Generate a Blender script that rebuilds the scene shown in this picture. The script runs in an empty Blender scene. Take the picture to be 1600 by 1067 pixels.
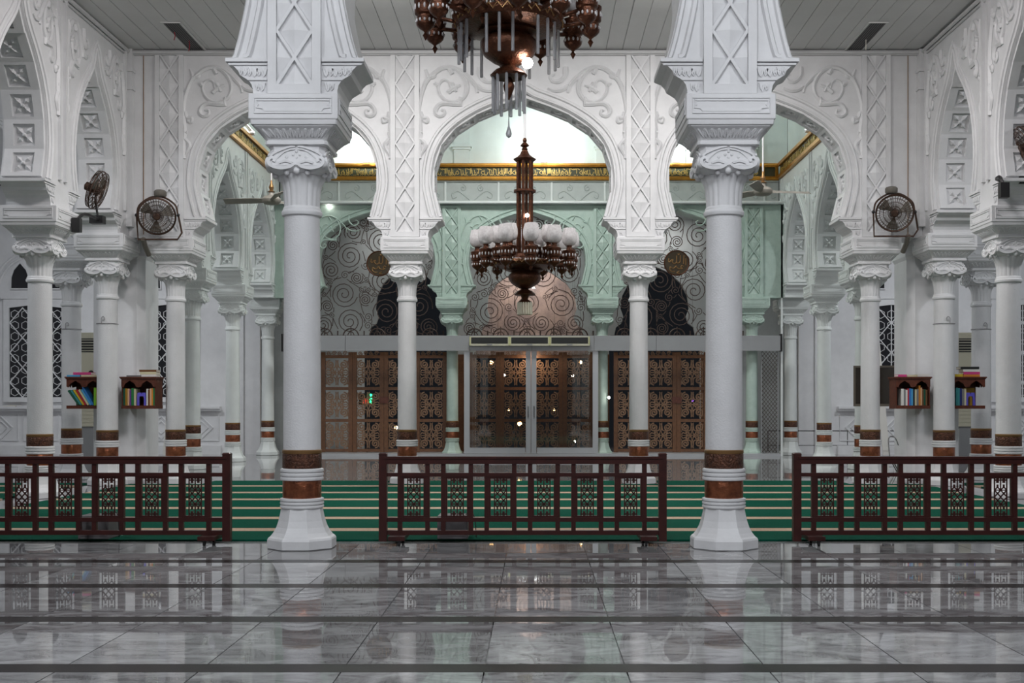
import bpy, math, random
from mathutils import Vector, Matrix
from mathutils.geometry import tessellate_polygon

random.seed(7)
PI = math.pi
K = 1 / 185.0            # one drafting unit in metres (all builders below draft in these units)
COL = bpy.context.scene.collection
SC = bpy.context.scene

# ------------------------------------------------------------------ camera, world, lights, exposure
cam_d = bpy.data.cameras.new('camera')
cam = bpy.data.objects.new('camera', cam_d)
COL.objects.link(cam)
cam.location = (0, 0, 1.2)
cam.rotation_euler = (PI / 2, 0, 0)
cam_d.sensor_width = 36
cam_d.lens = 1800 / 1600 * 36
cam_d.shift_x = -36 / 1600
cam_d.shift_y = 99.5 / 1600
cam_d.clip_end = 200
SC.camera = cam

world = bpy.data.worlds.new('night_sky')
SC.world = world
world.use_nodes = True
world.node_tree.nodes['Background'].inputs[0].default_value = (0.55, 0.62, 0.75, 1)
world.node_tree.nodes['Background'].inputs[1].default_value = 0.012

SC.view_settings.view_transform = 'Standard'
SC.view_settings.look = 'None'
SC.view_settings.gamma = 1
SC.view_settings.exposure = 0.15
SC.view_settings.use_curve_mapping = False


def area(name, loc, power, size, target=None, color=(1, 1, 1), sy=None, spread=None):
    d = bpy.data.lights.new(name, 'AREA')
    d.energy = power
    d.color = color
    d.size = size
    if sy:
        d.shape = 'RECTANGLE'
        d.size_y = sy
    else:
        d.shape = 'DISK'
    if spread:
        d.spread = spread
    o = bpy.data.objects.new(name, d)
    COL.objects.link(o)
    o.location = Vector(loc) * K
    if target:
        o.rotation_euler = (Vector(target) * K - o.location).to_track_quat('-Z', 'Y').to_euler()
    return o


COOL = (0.93, 0.96, 1.0)
WHITE = (1, 0.98, 0.96)
# hall ceiling floodlights (the two whose glare touches the top of the picture) and unseen large lamps as general fill for the near hall
for X in (-400, 350):
    area('hall_flood_and_fill', (X, 2650, 1196), 100, 0.5, (X * 0.8, 2950, 0), WHITE)
for X in (-800, -34, 740):
    area('hall_flood_and_fill', (X, 900, 1206), 150, 1.1, (X, 1300, 0), COOL)
for X in (-560, 500):
    area('hall_flood_and_fill', (X, -200, 1206), 185, 1.2, (X, 900, 300), COOL)
for X in (-700, 650):
    area('hall_flood_and_fill', (X, 2350, 1204), 80, 0.6, (X * 1.2, 2800, 300), (1, 0.955, 0.95))  # side fills added to even out the light on the side walls
# aisle lights
for X in (-1800, 1750):
    area('aisle_light', (X, 2500, 1160), 125, 0.6, (X, 2700, 0), COOL)
    area('aisle_light', (X, 4300, 1160), 150, 0.6, (X, 4500, 0), COOL)
# flood lights standing on the gilded cornice of the domed room
for (X, Y, Z, tx, ty) in ((-745, 5030, 1330, -745, 5190), (40, 5030, 1330, 50, 5190), (625, 5030, 1330, 630, 5190),
                          (-1085, 4560, 1325, -1210, 4560), (1035, 4520, 1325, 1160, 4520)):
    area('cornice_flood', (X, Y, Z), 38, 0.3, (tx, ty, 1470), (0.95, 1.0, 0.97))
area('dome_light', (-34, 4250, 1640), 330, 1.6, (-34, 4300, 0), (0.98, 1.0, 0.985))
# foyer behind the doors
for X, pw in ((-700, 11), (-34, 24), (640, 15)):
    area('foyer_light', (X, 5290, 1070), pw, 0.5, (X, 5420, 500), (1, 0.97, 0.95))
area('foyer_light', (-34, 5700, 980), 60, 0.5, (-34, 5860, 300), (1, 0.9, 0.82))


area('door_fill_light', (-17, 5060, 452), 9, 0.25, (-17, 5135, 120), (1, 0.72, 0.5), sy=0.08)  # warm fill light added to brighten the doors behind the glass


# ------------------------------------------------------------------ materials
def mat(name, col, rough=0.6, metal=0.0, noise=0.0, nscale=6.0, col2=None, bump=0.0, bscale=40.0, emit=None,
        estr=0.0, spec=None, coat=0.0, trans=0.0):
    m = bpy.data.materials.new(name)
    m.use_nodes = True
    nt = m.node_tree
    b = nt.nodes['Principled BSDF']
    b.inputs['Base Color'].default_value = (*col, 1)
    b.inputs['Roughness'].default_value = rough
    b.inputs['Metallic'].default_value = metal
    if spec is not None:
        b.inputs['Specular IOR Level'].default_value = spec
    if coat:
        b.inputs['Coat Weight'].default_value = coat
        b.inputs['Coat Roughness'].default_value = 0.15
    if trans:
        b.inputs['Transmission Weight'].default_value = trans
    if emit:
        b.inputs['Emission Color'].default_value = (*emit, 1)
        b.inputs['Emission Strength'].default_value = estr
    if noise or col2:
        geo = nt.nodes.new('ShaderNodeNewGeometry')
        nz = nt.nodes.new('ShaderNodeTexNoise')
        nz.inputs['Scale'].default_value = nscale
        nz.inputs['Detail'].default_value = 6
        nz.inputs['Roughness'].default_value = 0.65
        nt.links.new(geo.outputs['Position'], nz.inputs['Vector'])
        rp = nt.nodes.new('ShaderNodeValToRGB')
        rp.color_ramp.elements[0].position = 0.33
        rp.color_ramp.elements[1].position = 0.66
        c2 = col2 or tuple(c * (1 - noise) for c in col)
        rp.color_ramp.elements[0].color = (*c2, 1)
        rp.color_ramp.elements[1].color = (*col, 1)
        nt.links.new(nz.outputs['Fac'], rp.inputs['Fac'])
        nt.links.new(rp.outputs['Color'], b.inputs['Base Color'])
    if bump:
        geo2 = nt.nodes.new('ShaderNodeNewGeometry')
        n2 = nt.nodes.new('ShaderNodeTexNoise')
        n2.inputs['Scale'].default_value = bscale
        n2.inputs['Detail'].default_value = 3
        nt.links.new(geo2.outputs['Position'], n2.inputs['Vector'])
        bp = nt.nodes.new('ShaderNodeBump')
        bp.inputs['Strength'].default_value = bump
        bp.inputs['Distance'].default_value = 0.02
        nt.links.new(n2.outputs['Fac'], bp.inputs['Height'])
        nt.links.new(bp.outputs['Normal'], b.inputs['Normal'])
    return m


def marble_mat(name, base, vein, tint):
    m = bpy.data.materials.new(name)
    m.use_nodes = True
    nt = m.node_tree
    b = nt.nodes['Principled BSDF']
    L = nt.links.new
    geo = nt.nodes.new('ShaderNodeNewGeometry')
    oi = nt.nodes.new('ShaderNodeObjectInfo')
    mp = nt.nodes.new('ShaderNodeMapping')
    mp.inputs['Scale'].default_value = (0.8, 1.9, 1)
    mp.inputs['Rotation'].default_value = (0, 0, 0.25)
    L(geo.outputs['Position'], mp.inputs['Vector'])
    add = nt.nodes.new('ShaderNodeVectorMath')
    add.operation = 'ADD'
    sc = nt.nodes.new('ShaderNodeVectorMath')
    sc.operation = 'SCALE'
    sc.inputs[0].default_value = (7, 13, 5)
    L(oi.outputs['Random'], sc.inputs['Scale'])
    L(mp.outputs[0], add.inputs[0])
    L(sc.outputs[0], add.inputs[1])
    n1 = nt.nodes.new('ShaderNodeTexNoise')
    n1.inputs['Scale'].default_value = 2.9
    n1.inputs['Detail'].default_value = 9
    n1.inputs['Roughness'].default_value = 0.68
    n1.inputs['Distortion'].default_value = 1.4
    L(add.outputs[0], n1.inputs['Vector'])
    rp = nt.nodes.new('ShaderNodeValToRGB')
    e = rp.color_ramp.elements
    e[0].position = 0.30
    e[0].color = (*vein, 1)
    e[1].position = 0.62
    e[1].color = (*base, 1)
    q = e.new(0.45)
    q.color = (*tint, 1)
    L(n1.outputs['Fac'], rp.inputs['Fac'])
    hsv = nt.nodes.new('ShaderNodeHueSaturation')
    mr = nt.nodes.new('ShaderNodeMapRange')
    mr.inputs['To Min'].default_value = 0.78
    mr.inputs['To Max'].default_value = 1.18
    L(oi.outputs['Random'], mr.inputs['Value'])
    L(mr.outputs['Result'], hsv.inputs['Value'])
    L(rp.outputs['Color'], hsv.inputs['Color'])
    L(hsv.outputs['Color'], b.inputs['Base Color'])
    b.inputs['Roughness'].default_value = 0.022
    b.inputs['IOR'].default_value = 1.8
    return m


def carpet_mat(name, c1, c2):
    return mat(name, c1, 0.95, 0, 0, 55, c2, 0.6, 120, spec=0.1)


def glass_mat(name, tint=(0.9, 0.95, 0.95), refl=1.0):
    m = bpy.data.materials.new(name)
    m.use_nodes = True
    nt = m.node_tree
    nt.nodes.remove(nt.nodes['Principled BSDF'])
    out = nt.nodes['Material Output']
    tr = nt.nodes.new('ShaderNodeBsdfTransparent')
    tr.inputs[0].default_value = (*tint, 1)
    gl = nt.nodes.new('ShaderNodeBsdfGlossy')
    gl.inputs['Roughness'].default_value = 0.02
    fr = nt.nodes.new('ShaderNodeFresnel')
    fr.inputs['IOR'].default_value = 1.6
    mul = nt.nodes.new('ShaderNodeMath')
    mul.operation = 'MULTIPLY'
    mul.inputs[1].default_value = refl
    nt.links.new(fr.outputs[0], mul.inputs[0])
    mx = nt.nodes.new('ShaderNodeMixShader')
    nt.links.new(mul.outputs[0], mx.inputs[0])
    nt.links.new(tr.outputs[0], mx.inputs[1])
    nt.links.new(gl.outputs[0], mx.inputs[2])
    nt.links.new(mx.outputs[0], out.inputs[0])
    return m


M = {}
M['plaster'] = mat('white_painted_plaster', (0.74, 0.74, 0.755), 0.45, 0, 0.10, 3.0, None, 0.06, 25)
M['shaft'] = mat('white_painted_shaft', (0.70, 0.70, 0.715), 0.5, 0, 0.08, 4.0, None, 0.25, 70)
M['mint'] = mat('pale_mint_plaster', (0.70, 0.73, 0.715), 0.45, 0, 0.10, 3.0, None, 0.06, 25)
M['green'] = mat('green_painted_plaster', (0.49, 0.60, 0.535), 0.45, 0, 0, 5.0, (0.40, 0.51, 0.45), 0.05, 25)
M['pale_green'] = mat('pale_green_wall', (0.62, 0.69, 0.67), 0.6, 0, 0.10, 2.0)
M['frieze'] = mat('grey_green_frieze', (0.45, 0.48, 0.465), 0.5, 0, 0.12, 5.0)
M['ceiling'] = mat('grey_ceiling_paint', (0.66, 0.655, 0.655), 0.5, 0, 0.08, 1.5)
M['cornice'] = mat('grey_cornice_paint', (0.60, 0.60, 0.61), 0.5)
M['cornice_dark'] = mat('grey_cable', (0.22, 0.21, 0.22), 0.6)
M['copper_dark'] = mat('dark_engraved_copper', (0.15, 0.062, 0.036), 0.38, 0.6, 0, 30, (0.04, 0.018, 0.013), 0.9, 60)
M['copper'] = mat('polished_copper', (0.42, 0.145, 0.07), 0.33, 0.8, 0, 14, (0.20, 0.07, 0.04), 0.3, 30)
M['copper_lip'] = mat('brass_lip', (0.30, 0.17, 0.07), 0.4, 0.7)
M['wood'] = mat('dark_red_lacquered_wood', (0.048, 0.010, 0.008), 0.36, 0, 0, 12, (0.030, 0.007, 0.006), coat=0.12)
M['shelf_wood'] = mat('carved_red_brown_wood', (0.13, 0.035, 0.018), 0.4, 0, 0, 20, (0.07, 0.018, 0.01))
M['door_wood'] = mat('brown_door_frame', (0.17, 0.075, 0.032), 0.45, 0.1, 0, 16, (0.10, 0.042, 0.02))
M['grille'] = mat('bronze_door_scrolls', (0.30, 0.175, 0.105), 0.4, 0.25, 0, 25, (0.14, 0.075, 0.04))
M['bronze'] = mat('dark_bronze', (0.14, 0.052, 0.026), 0.34, 0.75, 0, 20, (0.06, 0.024, 0.014), 0.3, 60)
M['iron'] = mat('brown_wrought_iron', (0.075, 0.05, 0.042), 0.5, 0.4)
M['gold'] = mat('gilded_moulding', (0.62, 0.30, 0.045), 0.3, 0.75, 0, 10, (0.45, 0.20, 0.03))
M['gold_dark'] = mat('dark_green_calligraphy_ground', (0.035, 0.045, 0.02), 0.5, 0.1, 0, 20, (0.06, 0.05, 0.02))
M['gold_stroke'] = mat('gilded_calligraphy', (0.62, 0.43, 0.13), 0.35, 0.6)
M['alu'] = mat('grey_aluminium_panel', (0.33, 0.335, 0.345), 0.4, 0.25, 0.05, 3)
M['alu_frame'] = mat('silver_door_frame', (0.50, 0.51, 0.53), 0.35, 0.4)
M['marble'] = marble_mat('polished_grey_marble', (0.34, 0.34, 0.345), (0.065, 0.058, 0.06), (0.20, 0.195, 0.20))
M['marble_back'] = marble_mat('polished_pale_marble', (0.30, 0.30, 0.305), (0.10, 0.095, 0.095), (0.21, 0.205, 0.21))
M['strip'] = mat('dark_marble_strip', (0.02, 0.016, 0.016), 0.25, 0, 0.3, 9, spec=0.12)
M['grout'] = mat('floor_bed', (0.12, 0.11, 0.11), 0.5)
M['carpet'] = carpet_mat('green_prayer_carpet', (0.001, 0.085, 0.05), (0.0, 0.055, 0.033))
M['carpet_edge'] = carpet_mat('beige_carpet_border', (0.55, 0.41, 0.30), (0.40, 0.29, 0.21))
M['black'] = mat('black_metal', (0.012, 0.011, 0.012), 0.45)
M['dark'] = mat('dark_grille', (0.02, 0.02, 0.02), 0.6)
M['fan_metal'] = mat('rusty_fan_metal', (0.11, 0.062, 0.042), 0.45, 0.6, 0, 30, (0.05, 0.03, 0.025))
M['fan_grey'] = mat('dusty_fan_grey', (0.16, 0.145, 0.125), 0.5, 0.3)
M['fan_beige'] = mat('dusty_beige_fan', (0.33, 0.31, 0.27), 0.5, 0.1, 0.2, 12)
M['rail_metal'] = mat('grey_metal_rail', (0.10, 0.10, 0.10), 0.35, 0.8)
M['chrome'] = mat('chrome_tube', (0.6, 0.6, 0.62), 0.2, 0.9)
M['glass'] = glass_mat('clear_glass', (0.95, 0.965, 0.96), 1.2)
M['crystal'] = mat('crystal_rod', (0.5, 0.5, 0.52), 0.08, 0, spec=0.8, trans=0.6)
M['shade'] = mat('frosted_glass_shade', (0.86, 0.84, 0.84), 0.25, 0, 0, 40, (0.66, 0.62, 0.63), trans=0.25)
M['cream'] = mat('cream_plastic', (0.60, 0.57, 0.45), 0.45)
M['yellow_edge'] = mat('yellowed_plastic_edge', (0.55, 0.54, 0.27), 0.5)
M['grey_box'] = mat('grey_cabinet', (0.16, 0.155, 0.16), 0.55, 0, 0.15, 8)
M['night'] = mat('night_glass', (0.012, 0.012, 0.016), 0.15)
M['stone_pink'] = mat('pinkish_foyer_wall', (0.42, 0.31, 0.27), 0.5, 0, 0, 2.5, (0.20, 0.15, 0.15))
M['foyer'] = mat('foyer_wall', (0.50, 0.53, 0.53), 0.6, 0, 0.15, 2)
M['lamp'] = mat('lit_lamp', (1, 1, 1), 0.5, emit=(1, 1, 1), estr=14)
M['bulb'] = mat('lit_bulb', (1, 1, 1), 0.5, emit=(1, 0.96, 0.9), estr=30)
M['warm'] = mat('warm_lantern', (1, 0.8, 0.5), 0.5, emit=(1, 0.55, 0.2), estr=16)
M['led_green'] = mat('green_led', (0, 1, 0.3), 0.5, emit=(0.02, 1, 0.25), estr=5)
M['led_red'] = mat('red_led', (1, 0.1, 0.05), 0.5, emit=(1, 0.08, 0.04), estr=0.7)
M['led_violet'] = mat('violet_led', (0.4, 0.1, 1), 0.5, emit=(0.3, 0.08, 1), estr=4)
M['screen'] = mat('dark_glossy_screen', (0.035, 0.028, 0.022), 0.12)
M['bezel'] = mat('brown_bezel', (0.13, 0.11, 0.085), 0.5)
M['red'] = mat('red_ribbon', (0.35, 0.01, 0.02), 0.6)
M['paper'] = mat('page_block', (0.75, 0.72, 0.64), 0.8)
M['board'] = mat('cream_board', (0.62, 0.60, 0.56), 0.6)


# ------------------------------------------------------------------ mesh helpers
def smooth_path(pts, n=5, closed=False):
    P = [Vector(p) for p in pts]
    if len(P) < 3:
        return P
    out = []
    N = len(P)
    rng = range(N) if closed else range(N - 1)
    for i in rng:
        if closed:
            a, b, c, d = P[i - 1], P[i], P[(i + 1) % N], P[(i + 2) % N]
        else:
            a = P[i - 1] if i > 0 else P[i] * 2 - P[i + 1]
            b, c = P[i], P[i + 1]
            d = P[i + 2] if i + 2 < N else P[i + 1] * 2 - P[i]
        for k in range(n):
            t = k / n
            out.append(0.5 * ((2 * b) + (c - a) * t + (2 * a - 5 * b + 4 * c - d) * t * t + (3 * b - a - 3 * c + d) * t ** 3))
    if not closed:
        out.append(P[-1])
    return out


class MB:
    def __init__(s):
        s.v = []
        s.f = []

    def box(s, x0, x1, y0, y1, z0, z1, rot=None, piv=None):
        i = len(s.v)
        c = [Vector((x, y, z)) for z in (z0, z1) for y in (y0, y1) for x in (x0, x1)]
        if rot is not None:
            pv = Vector(piv)
            c = [rot @ (q - pv) + pv for q in c]
        s.v += c
        s.f += [(i, i + 2, i + 3, i + 1), (i + 4, i + 5, i + 7, i + 6), (i, i + 1, i + 5, i + 4), (i + 2, i + 6, i + 7, i + 3),
                (i, i + 4, i + 6, i + 2), (i + 1, i + 3, i + 7, i + 5)]
        return s

    def tube(s, pts, r, n=6, closed=False, cap=True):
        P = [Vector(p) for p in pts]
        N = len(P)
        if N < 2:
            return s
        rs = r if isinstance(r, (list, tuple)) else [r] * N
        i0 = len(s.v)
        up = None
        for k in range(N):
            if closed:
                t = P[(k + 1) % N] - P[k - 1]
            else:
                t = P[min(k + 1, N - 1)] - P[max(k - 1, 0)]
            if t.length < 1e-9:
                t = Vector((0, 0, 1))
            t.normalize()
            if up is None:
                ref = Vector((0, 1, 0)) if abs(t.y) < 0.9 else Vector((1, 0, 0))
                up = (ref - t * ref.dot(t)).normalized()
            else:
                up = up - t * up.dot(t)
                if up.length < 1e-6:
                    up = t.orthogonal()
                up.normalize()
            sd = t.cross(up)
            for j in range(n):
                a = 2 * PI * (j + 0.5) / n
                s.v.append(P[k] + (up * math.cos(a) + sd * math.sin(a)) * rs[k])
        m = N if closed else N - 1
        for k in range(m):
            for j in range(n):
                a = i0 + k * n + j
                b = i0 + k * n + (j + 1) % n
                c = i0 + ((k + 1) % N) * n + (j + 1) % n
                d = i0 + ((k + 1) % N) * n + j
                s.f.append((a, b, c, d))
        if cap and not closed:
            s.f.append(tuple(i0 + j for j in reversed(range(n))))
            s.f.append(tuple(i0 + (N - 1) * n + j for j in range(n)))
        return s

    def lathe(s, prof, n=24, c=(0, 0, 0), mod=None, phase=0.0):
        i0 = len(s.v)
        for k, (r, z) in enumerate(prof):
            for j in range(n):
                a = 2 * PI * j / n + phase
                rr = r * (mod(a, z) if mod else 1)
                s.v.append(Vector((c[0] + rr * math.cos(a), c[1] + rr * math.sin(a), c[2] + z)))
        for k in range(len(prof) - 1):
            for j in range(n):
                a = i0 + k * n + j
                b = i0 + k * n + (j + 1) % n
                s.f.append((a, b, b + n, a + n))
        s.f.append(tuple(i0 + j for j in reversed(range(n))))
        s.f.append(tuple(i0 + (len(prof) - 1) * n + j for j in range(n)))
        return s

    def loft(s, secs, c=(0, 0)):
        """square sections (z, half, chamfer)"""
        i0 = len(s.v)
        for (z, h, ch) in secs:
            for (x, y) in ((h, h - ch), (h - ch, h), (-h + ch, h), (-h, h - ch), (-h, -h + ch), (-h + ch, -h), (h - ch, -h), (h, -h + ch)):
                s.v.append(Vector((c[0] + x, c[1] + y, z)))
        n = 8
        for k in range(len(secs) - 1):
            for j in range(n):
                a = i0 + k * n + j
                b = i0 + k * n + (j + 1) % n
                s.f.append((a, b, b + n, a + n))
        s.f.append(tuple(i0 + j for j in reversed(range(n))))
        s.f.append(tuple(i0 + (len(secs) - 1) * n + j for j in range(n)))
        return s

    def poly(s, pts, a, b, plane='xz'):
        """extrude a closed outline (p, z) between a and b along the other axis"""
        n = len(pts)
        tri = tessellate_polygon([[Vector((p, q, 0)) for p, q in pts]])
        i0 = len(s.v)
        for d in (a, b):
            for p, q in pts:
                if plane == 'xz':
                    s.v.append(Vector((p, d, q)))
                elif plane == 'yz':
                    s.v.append(Vector((d, p, q)))
                else:
                    s.v.append(Vector((p, q, d)))
        for t in tri:
            s.f.append(tuple(i0 + k for k in t))
            s.f.append(tuple(i0 + n + k for k in reversed(t)))
        for k in range(n):
            l = (k + 1) % n
            s.f.append((i0 + k, i0 + l, i0 + n + l, i0 + n + k))
        return s

    def sphere(s, c, r, n=10, m=6, sz=1.0):
        prof = []
        for k in range(m + 1):
            a = -PI / 2 + PI * k / m
            prof.append((max(r * math.cos(a), 0.01 * r), r * sz * math.sin(a)))
        return s.lathe(prof, n, c)

    def build(s, name, m, parent=None, smooth=False, loc=None):
        me = mesh_of(s, name, m, smooth)
        return put(name, me, parent, loc)


def mesh_of(s, name, m, smooth=False):
    me = bpy.data.meshes.new(name)
    me.from_pydata([tuple(q * K) for q in s.v], [], s.f)
    me.validate()
    import bmesh
    bm = bmesh.new()
    bm.from_mesh(me)
    bmesh.ops.recalc_face_normals(bm, faces=bm.faces)
    bm.to_mesh(me)
    bm.free()
    me.materials.append(M[m] if isinstance(m, str) else m)
    if smooth:
        for p in me.polygons:
            p.use_smooth = True
        try:
            me.set_sharp_from_angle(angle=math.radians(40))
        except Exception:
            pass
    return me


def put(name, me, parent=None, loc=None):
    o = bpy.data.objects.new(name, me)
    COL.objects.link(o)
    if parent is not None:
        o.parent = parent
    if loc is not None:
        o.location = Vector(loc) * K
    return o


def tag(o, label=None, cat=None, group=None, kind=None):
    if label:
        o['label'] = label
    if cat:
        o['category'] = cat
    if group:
        o['group'] = group
    if kind:
        o['kind'] = kind
    return o


def thing(name, label, cat, loc=(0, 0, 0), rz=0, group=None):
    o = bpy.data.objects.new(name, None)
    COL.objects.link(o)
    o.empty_display_size = 0.1
    o.location = Vector(loc) * K
    o.rotation_euler = (0, 0, rz)
    return tag(o, label, cat, group)


def struct(o, label=None):
    o['kind'] = 'structure'
    if label:
        o['label'] = label
    return o


def P(x, y, s):
    """photo position at relative scale s -> drafting position (floor is z = 0)"""
    return Vector(((x - 836) / s, 1800 / s, 222 + (633 - y) / s))


def spiral(cx, cz, r, turns=2.2, a0=0.0, d=1, y=0.0, rin=0.12, n=14):
    N = int(turns * n)
    out = []
    for k in range(N + 1):
        t = k / N
        rr = r * ((1 - t) + rin * t)
        a = a0 + d * 2 * PI * turns * t
        out.append(Vector((cx + rr * math.cos(a), y, cz + rr * math.sin(a))))
    return out


# ------------------------------------------------------------------ floor
fl = MB()
fl.box(-2700, 2650, -400, 736, -12, 0)
fl.box(-2700, 2650, 736, 1850, -12, -3)
fl.box(-2700, 2650, 1850, 6300, -12, 0)
floor = struct(fl.build('floor', 'marble_back'), 'polished grey marble floor of the prayer hall')
tile_me = mesh_of(MB().box(-58.9, 58.9, -95.5, 95.5, -3, 0), 'floor_tile', 'marble')
for r in range(5):
    yc = 736 + 222 * r + 126
    for c in range(-11, 11):
        put('floor_tile', tile_me, floor, (76.5 + 119 * c + 59.5, yc, 0))
strip_me = mesh_of(MB().box(-1330, 1330, -15, 15, -3, 0), 'floor_strip', 'strip')
for r in range(5):
    put('floor_strip', strip_me, floor, (-26, 736 + 222 * r + 15, 0))

# ------------------------------------------------------------------ arch outlines
ARCH = [(232, 744), (241, 775), (250, 815), (254.5, 845), (252, 885), (242, 929), (219, 973), (178, 1013), (123, 1047), (68, 1070), (30, 1084), (0, 1102)]
CORBEL = [(64, 691), (64, 700), (66, 708), (71, 715), (79, 720), (84, 723), (87, 730), (93, 736), (101, 739), (104, 741), (104, 748), (97, 748)]


SIDE = [(1.0, 748), (1.11, 800), (1.14, 850), (1.08, 905), (0.95, 955), (0.76, 997), (0.54, 1032), (0.33, 1060), (0.17, 1085), (0.07, 1110), (0.0, 1140)]


def arch_pts(hw, apex, spring=748):
    """left half then right half of an arch opening, springing to springing, around centre 0"""
    k = hw / 232.0
    pts = []
    for (x, z) in ARCH:
        zz = z if z <= 845 else 845 + (z - 845) * (apex - 845) / (1102 - 845)
        xx = x if k == 1 else hw + (x - 232) * (1.0 if x >= 232 else k)
        if x < 232:
            xx = x * hw / 232.0
        pts.append((xx, zz))
    if hw < 200:
        pts = [(x * hw, z if z <= 850 else 850 + (z - 850) * (apex - 850) / 290.0) for x, z in SIDE]
    sm = smooth_path([Vector((x, z, 0)) for x, z in pts], 4)
    half = [(q.x, q.y) for q in sm]
    half[0] = (half[0][0], spring)
    left = [(-x, z) for x, z in half]
    right = [(x, z) for x, z in reversed(half[:-1])]
    return left + right


def arcade_outline(cols, e0, e1, top, apex=1102, first_open=False, last_open=False):
    """closed outline of an arcade wall running over the column positions cols"""
    pts = [(e0, top), (e0, 691)]
    arches = []
    for i, c in enumerate(cols):
        if i > 0:
            for (x, z) in reversed(CORBEL):
                pts.append((c - x, z))
        else:
            pts.append((c - 64, 691))
        if i < len(cols) - 1:
            nx = cols[i + 1]
            for (x, z) in CORBEL:
                pts.append((c + x, z))
            mid = (c + nx) / 2
            ap = [(mid + x, z) for x, z in arch_pts((nx - c) / 2 - 97, apex)]
            arches.append(ap)
            pts += ap
        else:
            pts.append((c + 64, 691))
    pts += [(e1, 691), (e1, top)]
    out = []
    for p in pts:
        if not out or (abs(p[0] - out[-1][0]) + abs(p[1] - out[-1][1])) > 0.05:
            out.append(p)
    return out, arches


def offset_line(pts, d):
    out = []
    N = len(pts)
    for k in range(N):
        a = Vector(pts[max(k - 1, 0)])
        b = Vector(pts[min(k + 1, N - 1)])
        t = (b - a).normalized()
        nrm = Vector((-t.y, t.x))
        out.append((pts[k][0] + nrm.x * d, pts[k][1] + nrm.y * d))
    return out


# ---- relief motif of the spandrels, relative to the column axis
def zc(x, y, ox=240, oy=90, sc=6.278, cx=276):
    return ((ox + x / sc - cx) / 0.549, 222 + (633 - (oy + y / sc)) / 0.549)


RELIEF = [
    [zc(*p) for p in ((365, 1030), (360, 900), (372, 780), (360, 620), (362, 520), (385, 400), (430, 290), (500, 215), (580, 160), (680, 150), (760, 200), (815, 290),
                      (822, 370), (790, 440), (720, 482), (640, 478), (575, 430), (545, 360), (560, 300), (610, 270), (650, 295), (665, 345), (690, 380))],
    [zc(*p) for p in ((765, 505), (680, 503), (580, 500), (530, 540), (520, 590), (560, 620), (605, 600), (600, 560), (570, 565))],
    [zc(*p) for p in ((430, 290), (448, 240), (425, 170))],
    [zc(*p) for p in ((440, 240), (500, 240), (520, 220))],
    [zc(*p) for p in ((720, 160), (800, 210), (860, 270), (910, 330), (925, 395))],
    [zc(*p) for p in ((640, 395), (690, 350), (760, 320))],
    [zc(*p) for p in ((670, 300), (700, 340), (720, 385))],
    [zc(*p) for p in ((770, 440), (755, 480), (765, 525))],
    [zc(*p) for p in ((545, 330), (530, 310), (505, 305))],
    [zc(*p) for p in ((680, 215), (660, 180), (640, 155))],
    [zc(*p) for p in ((375, 580), (395, 640), (440, 640), (435, 680), (395, 665))],
    [zc(*p) for p in ((345, 780), (395, 780))],
    [zc(*p) for p in ((355, 830), (420, 900), (375, 1000))],
    [zc(x, y, 660, 90, 5, 638) for (x, y) in ((465, 115), (470, 180), (510, 225), (560, 225), (580, 190), (550, 170))],
    [zc(x, y, 660, 90, 5, 638) for (x, y) in ((445, 262), (490, 290), (550, 297), (600, 280))],
]


def relief(wall, c, side, face, plane='xz', sx=1.0, sgn=-1, m='plaster', zk=1.0, rad=5.0):
    mb = MB()
    for path in RELIEF:
        pts = []
        for (x, z) in path:
            p = c + side * x * sx
            zz = 1215 - (1215 - z) * zk
            pts.append((p, face + sgn * 1.5, zz) if plane == 'xz' else (face + sgn * 1.5, p, zz))
        pts = smooth_path(pts, 4)
        N = len(pts)
        rr = [rad * (1.25 if k < N * 0.15 else 1.0) * (0.75 + 0.5 * math.sin(PI * min(1, k / N + 0.15))) for k in range(N)]
        mb.tube(pts, rr, 5)
    return mb.build('scroll_relief', m, wall, True)


def archivolt(wall, ap, face, sgn, plane='xz', m='plaster'):
    for d, r in ((5, 4.2), (23, 5.0)):
        ln = [(p, max(z, 750)) for p, z in offset_line(ap, d)]
        pts = [(p, face + sgn * 1.0, z) if plane == 'xz' else (face + sgn * 1.0, p, z) for p, z in ln]
        MB().tube(pts, r, 6).build('arch_moulding', m, wall, True)


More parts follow.
